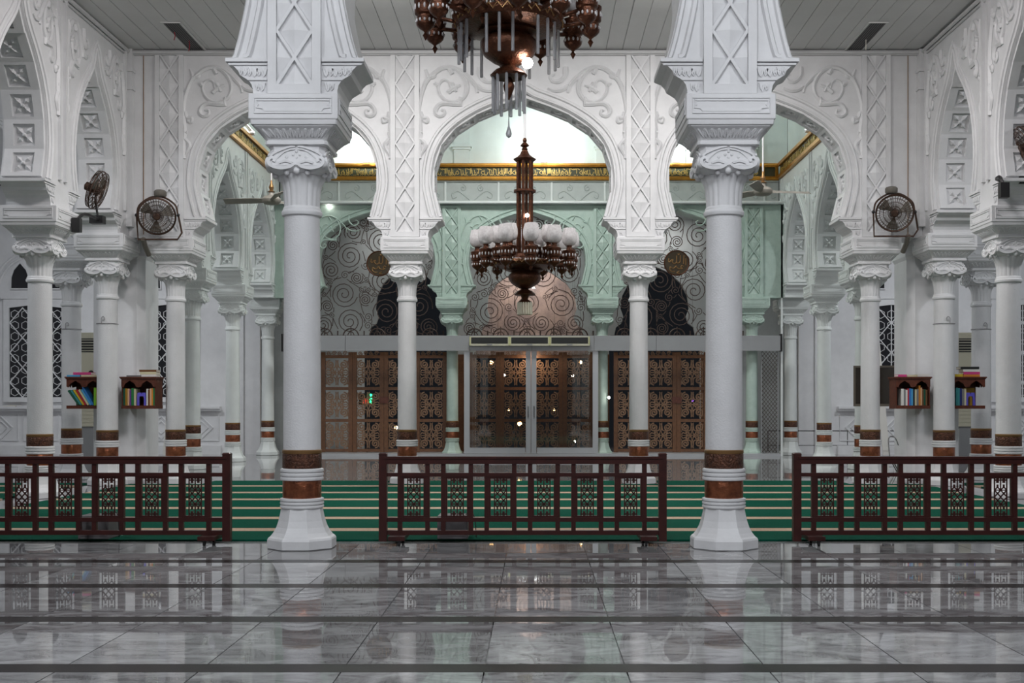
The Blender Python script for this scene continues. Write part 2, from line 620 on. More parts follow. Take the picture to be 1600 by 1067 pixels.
def lattice_panel(wall, c, face, z0, z1, plane='xz', sgn=-1, m='plaster'):
    def pt(x, d, z):
        return Vector((c + x, face + sgn * d, z)) if plane == 'xz' else Vector((face + sgn * d, c + x, z))

    def slab(mb, x0, x1, d, za, zb):
        i = len(mb.v)
        mb.v += [pt(x, q, z) for z in (za, zb) for q in (-1, d) for x in (x0, x1)]
        mb.f += [(i, i + 2, i + 3, i + 1), (i + 4, i + 5, i + 7, i + 6), (i, i + 1, i + 5, i + 4), (i + 2, i + 6, i + 7, i + 3),
                 (i, i + 4, i + 6, i + 2), (i + 1, i + 3, i + 7, i + 5)]
    fr = MB()
    slab(fr, -40, -27, 9, z0, z1)
    slab(fr, 27, 40, 9, z0, z1)
    slab(fr, -27, 27, 9, z0, z0 + 14)
    slab(fr, -27, 27, 9, z1 - 8, z1)
    panel = fr.build('lattice_panel', m, wall)
    za, zb = z0 + 14, z1 - 8
    n = max(1, round((zb - za) / 82))
    per = (zb - za) / n
    py = MB()
    for k in range(n):
        zl = za + k * per
        # half diamonds around the crossing in the middle of the cell: left, right, lower, upper facets
        mid = zl + per / 2
        for (a, b, cc) in (((-27, zl), (-27, zl + per), (0, mid)), ((27, zl + per), (27, zl), (0, mid)),
                           ((-27, zl), (0, mid), (27, zl)), ((27, zl + per), (0, mid), (-27, zl + per))):
            g = ((a[0] + b[0] + cc[0]) / 3, (a[1] + b[1] + cc[1]) / 3)
            if a[0] == b[0]:
                top = (a[0] * 0.98, mid)
            else:
                top = (0, a[1] if a[0] < 0 and b[0] == 0 and cc[0] > 0 else a[1])
            i = len(py.v)
            py.v += [pt(a[0], 0.4, a[1]), pt(b[0], 0.4, b[1]), pt(cc[0], 0.4, cc[1]), pt(top[0], 6.5, top[1])]
            py.f += [(i, i + 1, i + 3), (i + 1, i + 2, i + 3), (i + 2, i, i + 3)]
    py.build('lozenge_field', m, panel)
    rb = MB()
    for k in range(n):
        zl = za + k * per
        rb.tube([pt(-27, 4.5, zl), pt(27, 4.5, zl + per)], 3.4, 4)
        rb.tube([pt(27, 4.9, zl), pt(-27, 4.9, zl + per)], 3.2, 4)
    rb.build('lozenge_rib', m, panel)
    return panel


# rosette tile for the soffits: a along the curve, b across, c outwards (negative = into the wall)
rq = MB()
for (a0, a1, b0, b1) in ((-34.5, -25, -46, 46), (25, 34.5, -46, 46), (-25, 25, -46, -25), (-25, 25, 25, 46)):
    rq.box(a0, a1, b0, b1, -1, 7)
for q in range(4):
    an = PI / 4 + q * PI / 2
    d = Vector((math.cos(an), math.sin(an), 0))
    n_ = Vector((-d.y, d.x, 0))
    i = len(rq.v)
    rq.v += [d * 3, d * 15 + n_ * 7.5, d * 30, d * 15 - n_ * 7.5, d * 14 + Vector((0, 0, 7)), Vector((0, 0, 5))]
    rq.f += [(i, i + 1, i + 4), (i + 1, i + 2, i + 4), (i + 2, i + 3, i + 4), (i + 3, i, i + 4), (i, i + 5, i + 4)]
rq.sphere((0, 0, 3), 5, 8, 4)
ROS = {m: mesh_of(rq, 'rosette', m) for m in ('plaster', 'mint')}


def rosettes(wall, ap, mid_d, plane, m='plaster', half=None, step=68, start=38, size=1.0):
    """along the soffit of an arch; half: 'far' keeps the half that rises from the far springing"""
    N = len(ap)
    cx = sum(p for p, z in ap) / N
    L = 0.0
    nxt = start
    seq = list(ap)
    runs = [seq[: N // 2 + 1], list(reversed(seq[N // 2:]))]
    for run in runs:
        far = run[0][0] > cx
        if half == 'far' and not far:
            continue
        L = 0.0
        nxt = start
        for k in range(len(run) - 1):
            a = Vector(run[k])
            b = Vector(run[k + 1])
            d = (b - a).length
            while L + d >= nxt:
                t = (nxt - L) / d
                p = a.lerp(b, t)
                tg = (b - a).normalized()
                nr = Vector((-tg.y, tg.x))
                if nr.dot(Vector((cx, 900)) - p) < 0:
                    nr = -nr
                if plane == 'xz':
                    T = Vector((tg.x, 0, tg.y))
                    B = Vector((0, 1, 0))
                    Nn = Vector((nr.x, 0, nr.y))
                    pos = Vector((p.x, mid_d, p.y))
                else:
                    T = Vector((0, tg.x, tg.y))
                    B = Vector((1, 0, 0))
                    Nn = Vector((0, nr.x, nr.y))
                    pos = Vector((mid_d, p.x, p.y))
                if T.cross(B).dot(Nn) < 0:
                    B = -B
                o = put('rosette', ROS[m], wall)
                mx = Matrix((T, B, Nn)).transposed().to_4x4()
                o.matrix_local = Matrix.Translation(pos * K) @ mx @ Matrix.Diagonal((size, size, 1, 1))
                nxt += step
            L += d
            if run[k + 1][1] > 1085:
                break


TH = 52     # half thickness of the arcade walls


def corbel_bits(wall, c, face, plane, sgn, m, sides=(-1, 1)):
    """small leaf relief on the face of the corbels"""
    mb = MB()
    for sd in sides:
        for k, (x, z, w) in enumerate(((50, 727, 7), (64, 727, 7), (78, 729, 6), (52, 705, 6))):
            zig = [(x - w, z + 6), (x - w * 0.4, z - 6), (x + w * 0.2, z + 5), (x + w * 0.7, z - 5), (x + w, z + 5)]
            pts = [(c + sd * a, face + sgn * 0.8, b) if plane == 'xz' else (face + sgn * 0.8, c + sd * a, b) for a, b in zig]
            mb.tube(smooth_path(pts, 3), 2.1, 4)
        for z, x1 in ((716, 72), (739, 101)):
            pts = [(c + sd * 41, face + sgn * 0.8, z), (c + sd * x1, face + sgn * 0.8, z)] if plane == 'xz' else [(face + sgn * 0.8, c + sd * 41, z), (face + sgn * 0.8, c + sd * x1, z)]
            mb.tube(pts, 2.0, 4)
        za = [(c + sd * 41, face + sgn * 2, 745), (c + sd * 105, face + sgn * 2, 745)] if plane == 'xz' else [(face + sgn * 2, c + sd * 41, 745), (face + sgn * 2, c + sd * 105, 745)]
        mb.tube(za, 4, 4)
    mb.build('corbel_relief', m, wall)


def arcade(name, cols, e0, e1, top, pos, plane, m, label, apex=1102, sgn=-1, rel=1.0, panels=True, reliefs=True, zk=1.0, lat_top=None, half=None, ros=True, ends=(0, 0), th=TH):
    out, arches = arcade_outline(cols, e0, e1, top, apex)
    w = MB().poly(out, pos - th, pos + th, plane).build(name, m)
    struct(w, label)
    face = pos + sgn * th
    lt = lat_top or min(top, 1212)
    for i, c in enumerate(cols):
        if panels:
            lattice_panel(w, c, face, 693, lt, plane, sgn, m)
        sd = [d for d in (-1, 1) if not (d == -1 and i == 0) and not (d == 1 and i == len(cols) - 1)]
        corbel_bits(w, c, face, plane, sgn, m, sd)
        if reliefs:
            for d in sd:
                relief(w, c, d, face, plane, rel, sgn, m, zk)
    for ap in arches:
        archivolt(w, ap, face, sgn, plane, m)
        if ros:
            rosettes(w, ap, pos, plane, m if m in ROS else 'plaster', half)
    return w


GX = [-1023, -364, 295, 954]            # column lines across the hall
XL, XR = -1190, 1138                    # side arcades
YN, YM, YG = 1800, 3279, 5070           # near, middle and green arcades
w_near = arcade('wall_front', GX, -1300, 1250, 1215, YN, 'xz', 'plaster', 'white arcade wall with lozenge pilasters carried by the two big near columns', ros=False, reliefs=True, lat_top=1210)
w_mid = arcade('wall_middle', GX, XL + TH + 1, XR - TH - 1, 1700, YM, 'xz', 'plaster', 'white carved arcade wall with three ogee arches across the hall')
YS = [1895, 2332, 2769, 3206]
w_l = arcade('wall_left', YS, 1856, 3330, 1215, XL, 'yz', 'plaster', 'white carved side arcade wall on the left of the hall', apex=1140, sgn=1, rel=0.62, half='far', panels=False)
w_r = arcade('wall_right', YS, 1856, 3330, 1215, XR, 'yz', 'plaster', 'white carved side arcade wall on the right of the hall', apex=1140, sgn=-1, rel=0.62, half='far', panels=False)
YR = [3465, 4000, 4535, 5070]
w_rl = arcade('wall_room_left', YR, 3334, 5190, 1222, XL, 'yz', 'mint', 'pale mint side arcade wall on the left of the domed room', apex=1150, sgn=1, rel=0.75, half='far', panels=False)
w_rr = arcade('wall_room_right', YR, 3334, 5190, 1222, XR, 'yz', 'mint', 'pale mint side arcade wall on the right of the domed room', apex=1150, sgn=-1, rel=0.75, half='far', panels=False)
w_g = arcade('wall_green', GX, -1136, 1084, 1096, YG, 'xz', 'green', 'green arcade wall with ogee arches above the doors', apex=1078, zk=1.0, reliefs=False, ros=False, lat_top=1090, th=40)
for i, c in enumerate(GX):
    for d in (-1, 1):
        if (i == 0 and d == -1) or (i == 3 and d == 1):
            continue
        relief(w_g, c, d, YG - 40, 'xz', 1.0, -1, 'green', 1.03, 2.6).location.z = -118 * K

# plain pilaster strips on the side walls, near the inner corners and between the arches
for w, X, sg in ((w_l, XL + TH, 1), (w_r, XR - TH, -1)):
    for yc in YS[2:]:
        mb = MB()
        mb.box(min(X, X + sg * 7), max(X, X + sg * 7), yc - 22, yc - 10, 760, 1205)
        mb.box(min(X, X + sg * 7), max(X, X + sg * 7), yc + 10, yc + 22, 760, 1205)
        mb.build('pilaster_strip', 'plaster', w)
    MB().box(min(X, X + sg * 16), max(X, X + sg * 16), 3206, 3226, 720, 1214).build('corner_pilaster', 'plaster', w)
    cp = MB()
    for z in (1150, 1100):
        cp.box(min(X, X + sg * 20), max(X, X + sg * 20), 3200, 3228, z, z + 8)
    cp.build('corner_moulding', 'plaster', w)
    # brown cable conduit in the inner corner
    MB().tube([(X + sg * 42, 3225, 700), (X + sg * 42, 3225, 1208)], 1.1, 6).build('conduit', 'copper_lip', w)
for w, X, sg in ((w_rl, XL + TH, 1), (w_rr, XR - TH, -1)):
    for yc in YR[1:]:
        mb = MB()
        mb.box(min(X, X + sg * 6), max(X, X + sg * 6), yc - 20, yc - 9, 760, 1216)
        mb.box(min(X, X + sg * 6), max(X, X + sg * 6), yc + 9, yc + 20, 760, 1216)
        mb.build('pilaster_strip', 'mint', w)

# cross arches of the two aisles
for nm, cs, lab in (('wall_cross_left', [-2043, -1384], 'white cross arch wall over the left aisle'), ('wall_cross_right', [1332, 1991], 'white cross arch wall over the right aisle')):
    e0, e1 = (-2690, -1245) if cs[0] < 0 else (1193, 2640)
    arcade(nm, cs, e0, e1, 1215, 3440, 'xz', 'plaster', lab, ros=False)

# ------------------------------------------------------------------ ceilings
cl = MB().box(-1300, 1250, -400, YM - TH - 1, 1218, 1226)
ceil = struct(cl.build('ceiling', 'cornice'), 'grey boarded ceiling of the hall')
pw = 46
plank_me = mesh_of(MB().box(-pw / 2 + 0.7, pw / 2 - 0.7, -2260, 0, 1214.5, 1218), 'ceiling_plank', 'ceiling')
for k in range(50):
    xx = -1136 + pw / 2 + k * pw
    if xx > 1090:
        break
    put('ceiling_plank', plank_me, ceil, (xx, 3226, (k * 37 % 5) * 0.25))
ca = MB()
ca.box(-2700, XL - TH - 1, -400, 5190, 1216, 1226)
struct(ca.build('ceiling_aisle_left', 'plaster'), 'white ceiling over the left aisle')
ca = MB()
ca.box(XR + TH + 1, 2650, -400, 5190, 1216, 1226)
struct(ca.build('ceiling_aisle_right', 'plaster'), 'white ceiling over the right aisle')
struct(MB().box(-1300, 1250, 3332, 5300, 1702, 1712).build('ceiling_dome', 'pale_green'), 'pale ceiling high over the domed room')
# cornice under the ceiling
tr = MB()
tr.box(XL + TH + 8, XR - TH - 8, 3216, 3226.5, 1200, 1213)
tr.tube([(XL + TH + 8, 3214, 1206), (XR - TH - 8, 3214, 1206)], 4.5, 6)
struct(tr.build('trim_1', 'cornice'), 'grey cornice moulding under the ceiling above the middle arches')
for i, (X, sg) in enumerate(((XL + TH, 1), (XR - TH, -1))):
    tr = MB()
    tr.tube([(X + sg * 6, 1860, 1207), (X + sg * 6, 3210, 1207)], 5.5, 6)
    tr.tube([(X + sg * 3, 1860, 1196), (X + sg * 3, 3210, 1196)], 3, 6)
    struct(tr.build('trim_%d' % (i + 2), 'cornice'), 'grey cornice moulding along the %s edge of the ceiling' % ('left' if sg > 0 else 'right'))

# upper room above the gilded band
up = MB()
up.box(-1188, 1137, 5192, 5204, 1096, 1702)
wu = struct(up.build('wall_upper_back', 'pale_green'), 'pale green wall high above the gilded band')
for X in (-690, -330, 310, 640, 960):
    q = MB()
    q.box(X - 34, X + 34, 5172, 5191, 1300, 1702)
    q.box(X - 46, X + 46, 5162, 5191, 1380, 1392)
    q.box(X - 40, X + 40, 5167, 5191, 1370, 1380)
    q.build('pilaster', 'pale_green', wu)
for nm, X, sg in (('wall_upper_left', -1196, 1), ('wall_upper_right', 1144, -1)):
    q = MB().box(X - 6, X + 6, 3334, 5190, 1224, 1702)
    ww = struct(q.build(nm, 'pale_green'), 'pale wall above the gilded band on the %s' % ('left' if sg > 0 else 'right'))
    for yc in (4000, 4535):
        MB().box(min(X + sg * 7, X + sg * 26), max(X + sg * 7, X + sg * 26), yc - 30, yc + 30, 1300, 1702).build('pilaster', 'pale_green', ww)

# ------------------------------------------------------------------ columns
CM = {}


def col_meshes(paint, shaft):
    key = (paint, shaft)
    if key in CM:
        return CM[key]
    d = {}
    oct_ = MB().lathe([(52, 0), (54, 1.5), (54, 14), (52.5, 17), (49, 19.5), (44.5, 25), (40, 33), (36.5, 43), (34, 54), (32.5, 62)], 8, phase=PI / 8)
    d['base'] = (mesh_of(oct_, 'base', paint), None)

    def rings(z0, z1, r):
        prof = []
        n = 3
        h = (z1 - z0) / n
        for k in range(n):
            zz = z0 + k * h
            prof += [(r - 3, zz + 0.02), (r - 0.6, zz + h * 0.15), (r, zz + h * 0.5), (r - 0.6, zz + h * 0.85)]
        prof.append((r - 3, z1))
        return MB().lathe(prof, 32)
    d['lower_ring'] = (mesh_of(rings(62, 78, 34), 'lower_ring', paint, True), None)
    d['copper_band'] = (mesh_of(MB().lathe([(29.5, 78), (29.8, 79), (29.8, 104), (29.5, 105)], 32), 'copper_band', 'copper', True), 'bright copper band around the column foot')
    d['upper_ring'] = (mesh_of(rings(105, 124, 33.5), 'upper_ring', paint, True), None)
    d['engraved_band'] = (mesh_of(MB().lathe([(29.8, 124), (30.2, 125), (30.2, 146), (29.6, 147)], 32), 'engraved_band', 'copper_dark', True), 'dark engraved copper band above the foot')
    d['brass_lip'] = (mesh_of(MB().lathe([(30, 147), (30.6, 148), (30.4, 152), (29, 153)], 32), 'brass_lip', 'copper_lip', True), None)
    d['shaft'] = (mesh_of(MB().lathe([(28.8, 153), (28.6, 260), (28.0, 400), (27.0, 515)], 32), 'shaft', shaft, True), None)
    d['neck_ring'] = (mesh_of(MB().lathe([(27, 515), (30.5, 516.5), (31.6, 520), (31.4, 523), (29.5, 525), (29.5, 527), (28, 530)], 32), 'neck_ring', paint, True), None)
    bell = MB().lathe([(27.5, 530), (27.8, 540), (28.6, 553), (31, 565), (36, 574), (37, 578)], 96, mod=lambda a, z: 1 - 0.045 * (0.5 + 0.5 * math.cos(18 * a)) ** 3)
    d['bell'] = (mesh_of(bell, 'bell', paint, True), None)
    blk = MB().loft([(577, 30, 10), (579, 38, 10), (583, 43, 9), (588, 45.5, 8), (593, 45, 8), (600, 42.5, 8), (612, 42, 8), (618, 43, 8)])
    orn = MB()
    for q in range(4):
        R = Matrix.Rotation(q * PI / 2, 3, 'Z')

        def add(path, r, dd=44.0, n=4):
            pts = [R @ Vector((x, -(dd if z > 595 else 45.5), z)) for x, z in path]
            orn.tube(smooth_path(pts, 4), r, n)
        for sg in (-1, 1):
            add([(sg * 2, 590), (sg * 10, 585), (sg * 24, 583), (sg * 38, 587), (sg * 42, 594), (sg * 38, 599), (sg * 33, 597), (sg * 34, 592)], 3.2)
            add([(sg * 40, 602), (sg * 33, 607), (sg * 22, 612), (sg * 10, 616), (sg * 2, 617)], 2.2, 43.0)
            add([(sg * 30, 598), (sg * 22, 606), (sg * 13, 611), (sg * 2, 613)], 1.6, 42.8)
            add([(sg * 6, 591), (sg * 16, 594), (sg * 26, 591)], 2.4)
            orn.sphere(tuple(R @ Vector((sg * 15, -42, 600))), 2.6, 6, 4)
            orn.sphere(tuple(R @ Vector((sg * 5, -42, 604))), 2.4, 6, 4)
            orn.sphere(tuple(R @ Vector((sg * 16, -38, 578))), 4.6, 8, 5)
        orn.sphere(tuple(R @ Vector((0, -42, 609))), 2.4, 6, 4)
        orn.sphere(tuple(R @ Vector((0, -42, 599))), 2.4, 6, 4)
        orn.sphere(tuple(R @ Vector((0, -41, 580))), 5.5, 8, 5)
        # corner volute
        c2 = R @ Vector((41, -41, 590))
        orn.sphere(tuple(c2), 6.5, 8, 5)
    d['capital'] = (mesh_of(blk, 'capital', paint), None)
    d['capital_leaf'] = (mesh_of(orn, 'capital_leaf', paint, True), None)
    ab = MB().loft([(618, 45, 4), (619, 47.5, 4), (624, 47.5, 4), (625, 46, 4), (629, 48, 4), (634, 51.5, 4), (639, 56.5, 4), (643, 62, 3), (645, 63, 3), (645.5, 65, 2), (652, 66, 2), (653, 67, 1)])
    d['abacus'] = (mesh_of(ab, 'abacus', paint), None)
    lf = MB()
    for q in range(4):
        R = Matrix.Rotation(q * PI / 2, 3, 'Z')
        for k in range(-4, 5):
            x = k * 10.5
            pth = [(x - 4.5, 640), (x - 2.5, 629), (x, 637), (x + 2.5, 629), (x + 4.5, 640)]
            lf.tube(smooth_path([R @ Vector((a * (0.85 + 0.2 * (z - 629) / 11), -(48.6 + (z - 629) * 0.86), z)) for a, z in pth], 2), 1.5, 4)
    d['abacus_leaf'] = (mesh_of(lf, 'abacus_leaf', paint), None)
    d['impost_block'] = (mesh_of(MB().loft([(653, 67, 1), (654, 67.5, 1), (690, 67.5, 1), (691, 67, 1)]), 'impost_block', paint), None)
    fr = MB()
    for q in range(4):
        R = Matrix.Rotation(q * PI / 2, 3, 'Z')
        for path in ([(-58, 685), (58, 685), (58, 662), (-58, 662)],
                     [(-55, 681), (55, 681), (53, 674), (55, 670), (46, 669), (43, 665), (-43, 665), (-46, 669), (-55, 670), (-53, 674)]):
            fr.tube([R @ Vector((x, -67.6, z)) for x, z in path], 1.9, 4, True)
    d['panel_moulding'] = (mesh_of(fr, 'panel_moulding', paint), None)
    CM[key] = d
    return d


def column(x, y, label, paint='plaster', shaft='shaft', slim=1.0, group='white columns of the arcades', ring=0):
    t = thing('column', label, 'column', (x, y, 0), 0, group)
    d = col_meshes(paint, shaft)
    par = {}
    for k in ('base', 'lower_ring', 'copper_band', 'upper_ring', 'engraved_band', 'brass_lip', 'shaft', 'neck_ring', 'bell', 'capital', 'abacus', 'impost_block'):
        o = put(k, d[k][0], t)
        if d[k][1]:
            o['label'] = d[k][1]
        if k not in ('abacus', 'impost_block', 'capital'):
            o.scale = (slim, slim, 1)
        par[k] = o
    put('capital_leaf', d['capital_leaf'][0], par['capital'])
    if ring:
        wr = MB().tube([(29 * math.cos(a), 29 * math.sin(a), 448) for a in [2 * PI * k / 32 for k in range(32)]], 0.8, 5, True)
        wr.tube(smooth_path([(-6 * ring, -29, 448), (-6 * ring, -29.5, 462), (0, -30, 467), (4 * ring, -29.5, 458), (-4 * ring, -29.5, 457)], 3), 0.8, 5)
        wr.build('cable_loop', 'cornice_dark', t)
    put('abacus_leaf', d['abacus_leaf'][0], par['abacus'])
    put('panel_moulding', d['panel_moulding'][0], par['impost_block'])
    return t


column(-364, YN, 'big white column with copper bands between the left and middle wooden barriers')
column(295, YN, 'big white column with copper bands between the middle and right wooden barriers')
column(-1023, YN, 'big near white column beyond the left end of the left barrier')
column(954, YN, 'big near white column beyond the right end of the right barrier')
column(-1023, YM, 'slim white column under the middle arcade beside the left bookshelf pier', slim=0.93)
column(-364, YM, 'slim white column under the middle arcade left of the hanging chandelier', slim=0.93)
column(295, YM, 'slim white column under the middle arcade right of the hanging chandelier', slim=0.93)
column(954, YM, 'slim white column in front of the dark television by the right pier', slim=0.93)
for X, sd in ((XL, 'left'), (XR, 'right')):
    column(X, YS[1], 'white column of the %s side arcade nearest the big columns' % sd)
    column(X, YS[2], 'white column of the %s side arcade at the %s edge of the picture' % (sd, sd))
    column(X, YS[3], 'white column standing right before the %s pier between two bookshelves' % sd, slim=0.98, ring=1 if X < 0 else -1)
    column(X, YR[1], 'pale column of the domed room half hidden behind the %s slim column' % sd, 'mint', 'mint', 0.95)
    column(X, YR[2], 'pale column of the domed room second from the %s end of the doors' % sd, 'mint', 'mint', 0.95)
    column(X, YR[3] + 60, 'pale column of the domed room closest to the doors on the %s' % sd, 'mint', 'mint', 0.95)
column(-1384, 3440, 'white column behind the outer bookshelf left of the left pier', slim=0.98, ring=1)
column(1332, 3440, 'white column behind the outer bookshelf right of the right pier', slim=0.98, ring=-1)
GL = ['green column hidden behind the big left column at the doors', 'green column between the left bronze doors and the glass door',
      'green column between the glass door and the right bronze doors', 'green column at the right end of the bronze doors beside wire mesh']
for X, lb in zip(GX, GL):
    column(X, YG, lb, 'green', 'green', 0.9, 'green columns of the door wall')

# crossing piers
for X, sd in ((-1197, 'left'), (1145, 'right')):
    t = thing('pier', 'broad white pier on the %s carrying two carved bookshelves' % sd, 'pier', (X, 3375, 0))
    MB().loft([(0, 84, 22), (8, 86, 22), (16, 84, 22), (20, 78, 20)]).build('base_moulding', 'plaster', t)
    MB().loft([(20, 75, 19), (640, 75, 19)]).build('shaft', 'plaster', t)
    MB().loft([(640, 75, 19), (650, 80, 18), (690, 80, 18)]).build('impost', 'plaster', t)

# ------------------------------------------------------------------ gilded calligraphy band
def calligraphy(mb, x0, x1, z0, z1, fn, seed=1):
    rnd = random.Random(seed)
    x = x0
    H = z1 - z0
    while x < x1 - 12:
        k = rnd.random()
        w = rnd.uniform(8, 20)
        if k < 0.4:
            p = [(x, z0 + H * 0.3), (x + 1, z0 + H * 0.95)]
            w = 6
        elif k < 0.7:
            p = [(x, z0 + H * 0.75), (x + w * 0.2, z0 + H * 0.2), (x + w * 0.7, z0 + H * 0.15), (x + w, z0 + H * 0.5)]
        elif k < 0.85:
            p = [(x, z0 + H * 0.4), (x + w * 0.5, z0 + H * 0.65), (x + w, z0 + H * 0.35), (x + w * 0.5, z0 + H * 0.2), (x, z0 + H * 0.4)]
        else:
            p = [(x, z0 + H * 0.9), (x + w, z0 + H * 0.75)]
        mb.tube([fn(a, b) for a, b in smooth_path([Vector((a, b, 0)) for a, b in p], 2) and [(q.x, q.y) for q in smooth_path([Vector((a, b, 0)) for a, b in p], 2)]], 1.7, 4)
        if rnd.random() < 0.4:
            mb.tube([fn(x + 2, z0 + H * 0.08), fn(x + 5, z0 + H * 0.12)], 1.6, 4)
        x += w * rnd.uniform(0.55, 0.9)


t = thing('calligraphy_band', 'gilded band with gold calligraphy running over the door wall', 'frieze', (0, 0, 0))
Z0, Z1 = 1219, 1293
YB = 5110
MB().box(-1130, 1080, YB, 5191, Z0 + 4, Z1 - 4).build('backing', 'gold_dark', t)
for z, nm in ((Z0, 'lower_moulding'), (Z1 - 16, 'upper_moulding')):
    mb = MB().box(-1130, 1080, YB - 10, 5191, z, z + 16)
    mb.tube([(-1130, YB - 11, z + 8), (1080, YB - 11, z + 8)], 6, 6)
    mb.build(nm, 'gold', t)
mb = MB()
calligraphy(mb, -1110, 1000, Z0 + 19, Z1 - 19, lambda a, b: (a, YB - 1.5, b), 3)
tag(mb.build('calligraphy', 'gold_stroke', t), None, None, None, 'stuff')
# small tiled panel at the right end
for a, b in ((1005, 1015), (1064, 1076)):
    MB().box(a, b, YB - 12, YB, Z0 + 14, Z1 - 14).build('end_frame', 'gold', t)
for X, sg, sd in ((XL + TH, 1, 'left'), (XR - TH, -1, 'right')):
    t = thing('calligraphy_band', 'gilded calligraphy band receding along the %s wall of the domed room' % sd, 'frieze', (0, 0, 0))
    a, b = (X - sg * 40, X + sg * 4)
    MB().box(min(a, b), max(a, b), 3340, YB - 22, Z0 + 6, Z1 - 4).build('backing', 'gold_dark', t)
    for z, nm in ((Z0 + 4, 'lower_moulding'), (Z1 - 16, 'upper_moulding')):
        b2 = X + sg * 14
        MB().box(min(a, b2), max(a, b2), 3340, YB - 22, z, z + 14).build(nm, 'gold', t)
    mb = MB()
    calligraphy(mb, 3360, YB - 30, Z0 + 19, Z1 - 19, lambda p, z: (X + sg * 5.5, p, z), 5)
    tag(mb.build('calligraphy', 'gold_stroke', t), None, None, None, 'stuff')

# grey frieze with scroll panels under the band
t = struct(MB().box(-1132, 1082, 5118, 5191, 1112, 1215).build('wall_frieze', 'frieze'), 'grey green frieze of scroll panels below the gilded band')
k = 0
for X in range(-1106, 1080, 236):
    MB().box(X - 4, X + 4, 5112, 5119, 1112, 1215).build('divider', 'mint', t)
    mb = MB()
    for sg in (-1, 1):
        mb.tube(smooth_path([(X + 118, 5117, 1124), (X + 118 + sg * 30, 5117, 1150), (X + 118 + sg * 62, 5117, 1172), (X + 118 + sg * 88, 5117, 1160), (X + 118 + sg * 84, 5117, 1140), (X + 118 + sg * 68, 5117, 1148)], 4), 2.4, 5)
        mb.tube(spiral(X + 118 + sg * 40, 1186, 16, 1.4, PI / 2, sg, 5117), 2.2, 5)
    mb.build('scroll_relief', 'frieze', t)
tr = MB()
tr.box(-1132, 1082, 5000, 5191, 1098, 1106)
tr.tube([(-1132, 5000, 1102), (1082, 5000, 1102)], 7, 6)
tr.tube([(-1132, 5112, 1216), (1082, 5112, 1216)], 3, 6)
struct(tr.build('trim_4', 'mint'), 'white ledge moulding over the green arches')

# cornice flood lamps
FL = ['left of the middle arch', 'right of the chandelier stem', 'beside the big right column', 'above the left wall band', 'above the right wall band']
for (X, Y, rz), lb in zip(((-745, 5062, 0), (40, 5062, 0), (625, 5062, 0), (-1120, 4560, PI / 2), (1068, 4520, -PI / 2)), FL):
    t = thing('floodlight', 'white floodlight standing on the gilded band %s' % lb, 'floodlight', (X, Y, 1293), rz, 'floodlights on the gilded band')
    if rz == 0:
        t.location.y = 5085 * K
    R = Matrix.Rotation(-0.7, 3, 'X')
    MB().box(-22, 22, -7, 7, 8, 40, R, (0, 0, 8)).build('housing', 'cornice', t)
    MB().box(-19, 19, 7.2, 8.2, 11, 37, R, (0, 0, 8)).build('lamp_face', 'lamp', t)
    MB().box(-14, 14, -8, 8, 0, 6).build('foot', 'cornice', t)
# small spot lamps on the green wall
for (x, y, s, lb) in ((520, 328, 0.352, 'left of the left green arch'), (687, 466, 0.361, 'on the green pilaster left of the glass door'),
                      (959, 467, 0.361, 'on the green pilaster right of the glass door'), (952, 621, 0.36, 'beside the green column right of the glass door')):
    p = P(x, y, s)
    p.y = YG - 41 if y < 600 else p.y
    if y > 600:
        p = Vector((322, YG - 34, 222 + 12 / .36))
    t = thing('spot_lamp', 'tiny lit spot lamp %s' % lb, 'lamp', p, 0, 'tiny spot lamps on the green wall')
    MB().sphere((0, -8, 0), 5.5, 10, 6).build('bulb', 'bulb', t, True)
    MB().tube([(0, 0.5, 0), (0, -6, 0)], 4, 8).build('socket', 'cornice', t)

# ------------------------------------------------------------------ scroll iron screens and glass in the green arches
def inside(poly, x, z):
    c = False
    n = len(poly)
    j = n - 1
    for i in range(n):
        xi, zi = poly[i]
        xj, zj = poly[j]
        if (zi > z) != (zj > z) and x < (xj - xi) * (z - zi) / (zj - zi) + xi:
            c = not c
        j = i
    return c


def edge_dist(poly, x, z):
    p = Vector((x, z))
    best = 1e9
    n = len(poly)
    for i in range(n):
        a = Vector(poly[i])
        b = Vector(poly[(i + 1) % n])
        ab = b - a
        t = max(0, min(1, (p - a).dot(ab) / max(ab.length_squared, 1e-9)))
        best = min(best, (a + ab * t - p).length)
    return best


ZH0, ZH1 = 459, 523        # aluminium header


def screen_poly():
    a = arch_pts(232, 1078)
    L = [(-329 + x, z) for x, z in CORBEL]
    R = [(329 - x, z) for x, z in reversed(CORBEL)]
    low = [(296, 520), (-296, 520)]
    return L[:-1] + a + R[1:] + [(329 - 68, 650), (329 - 68, 620), (296, 575), (296, 525)] + [(-296, 525), (-296, 575), (-329 + 68, 620), (-329 + 68, 650)]


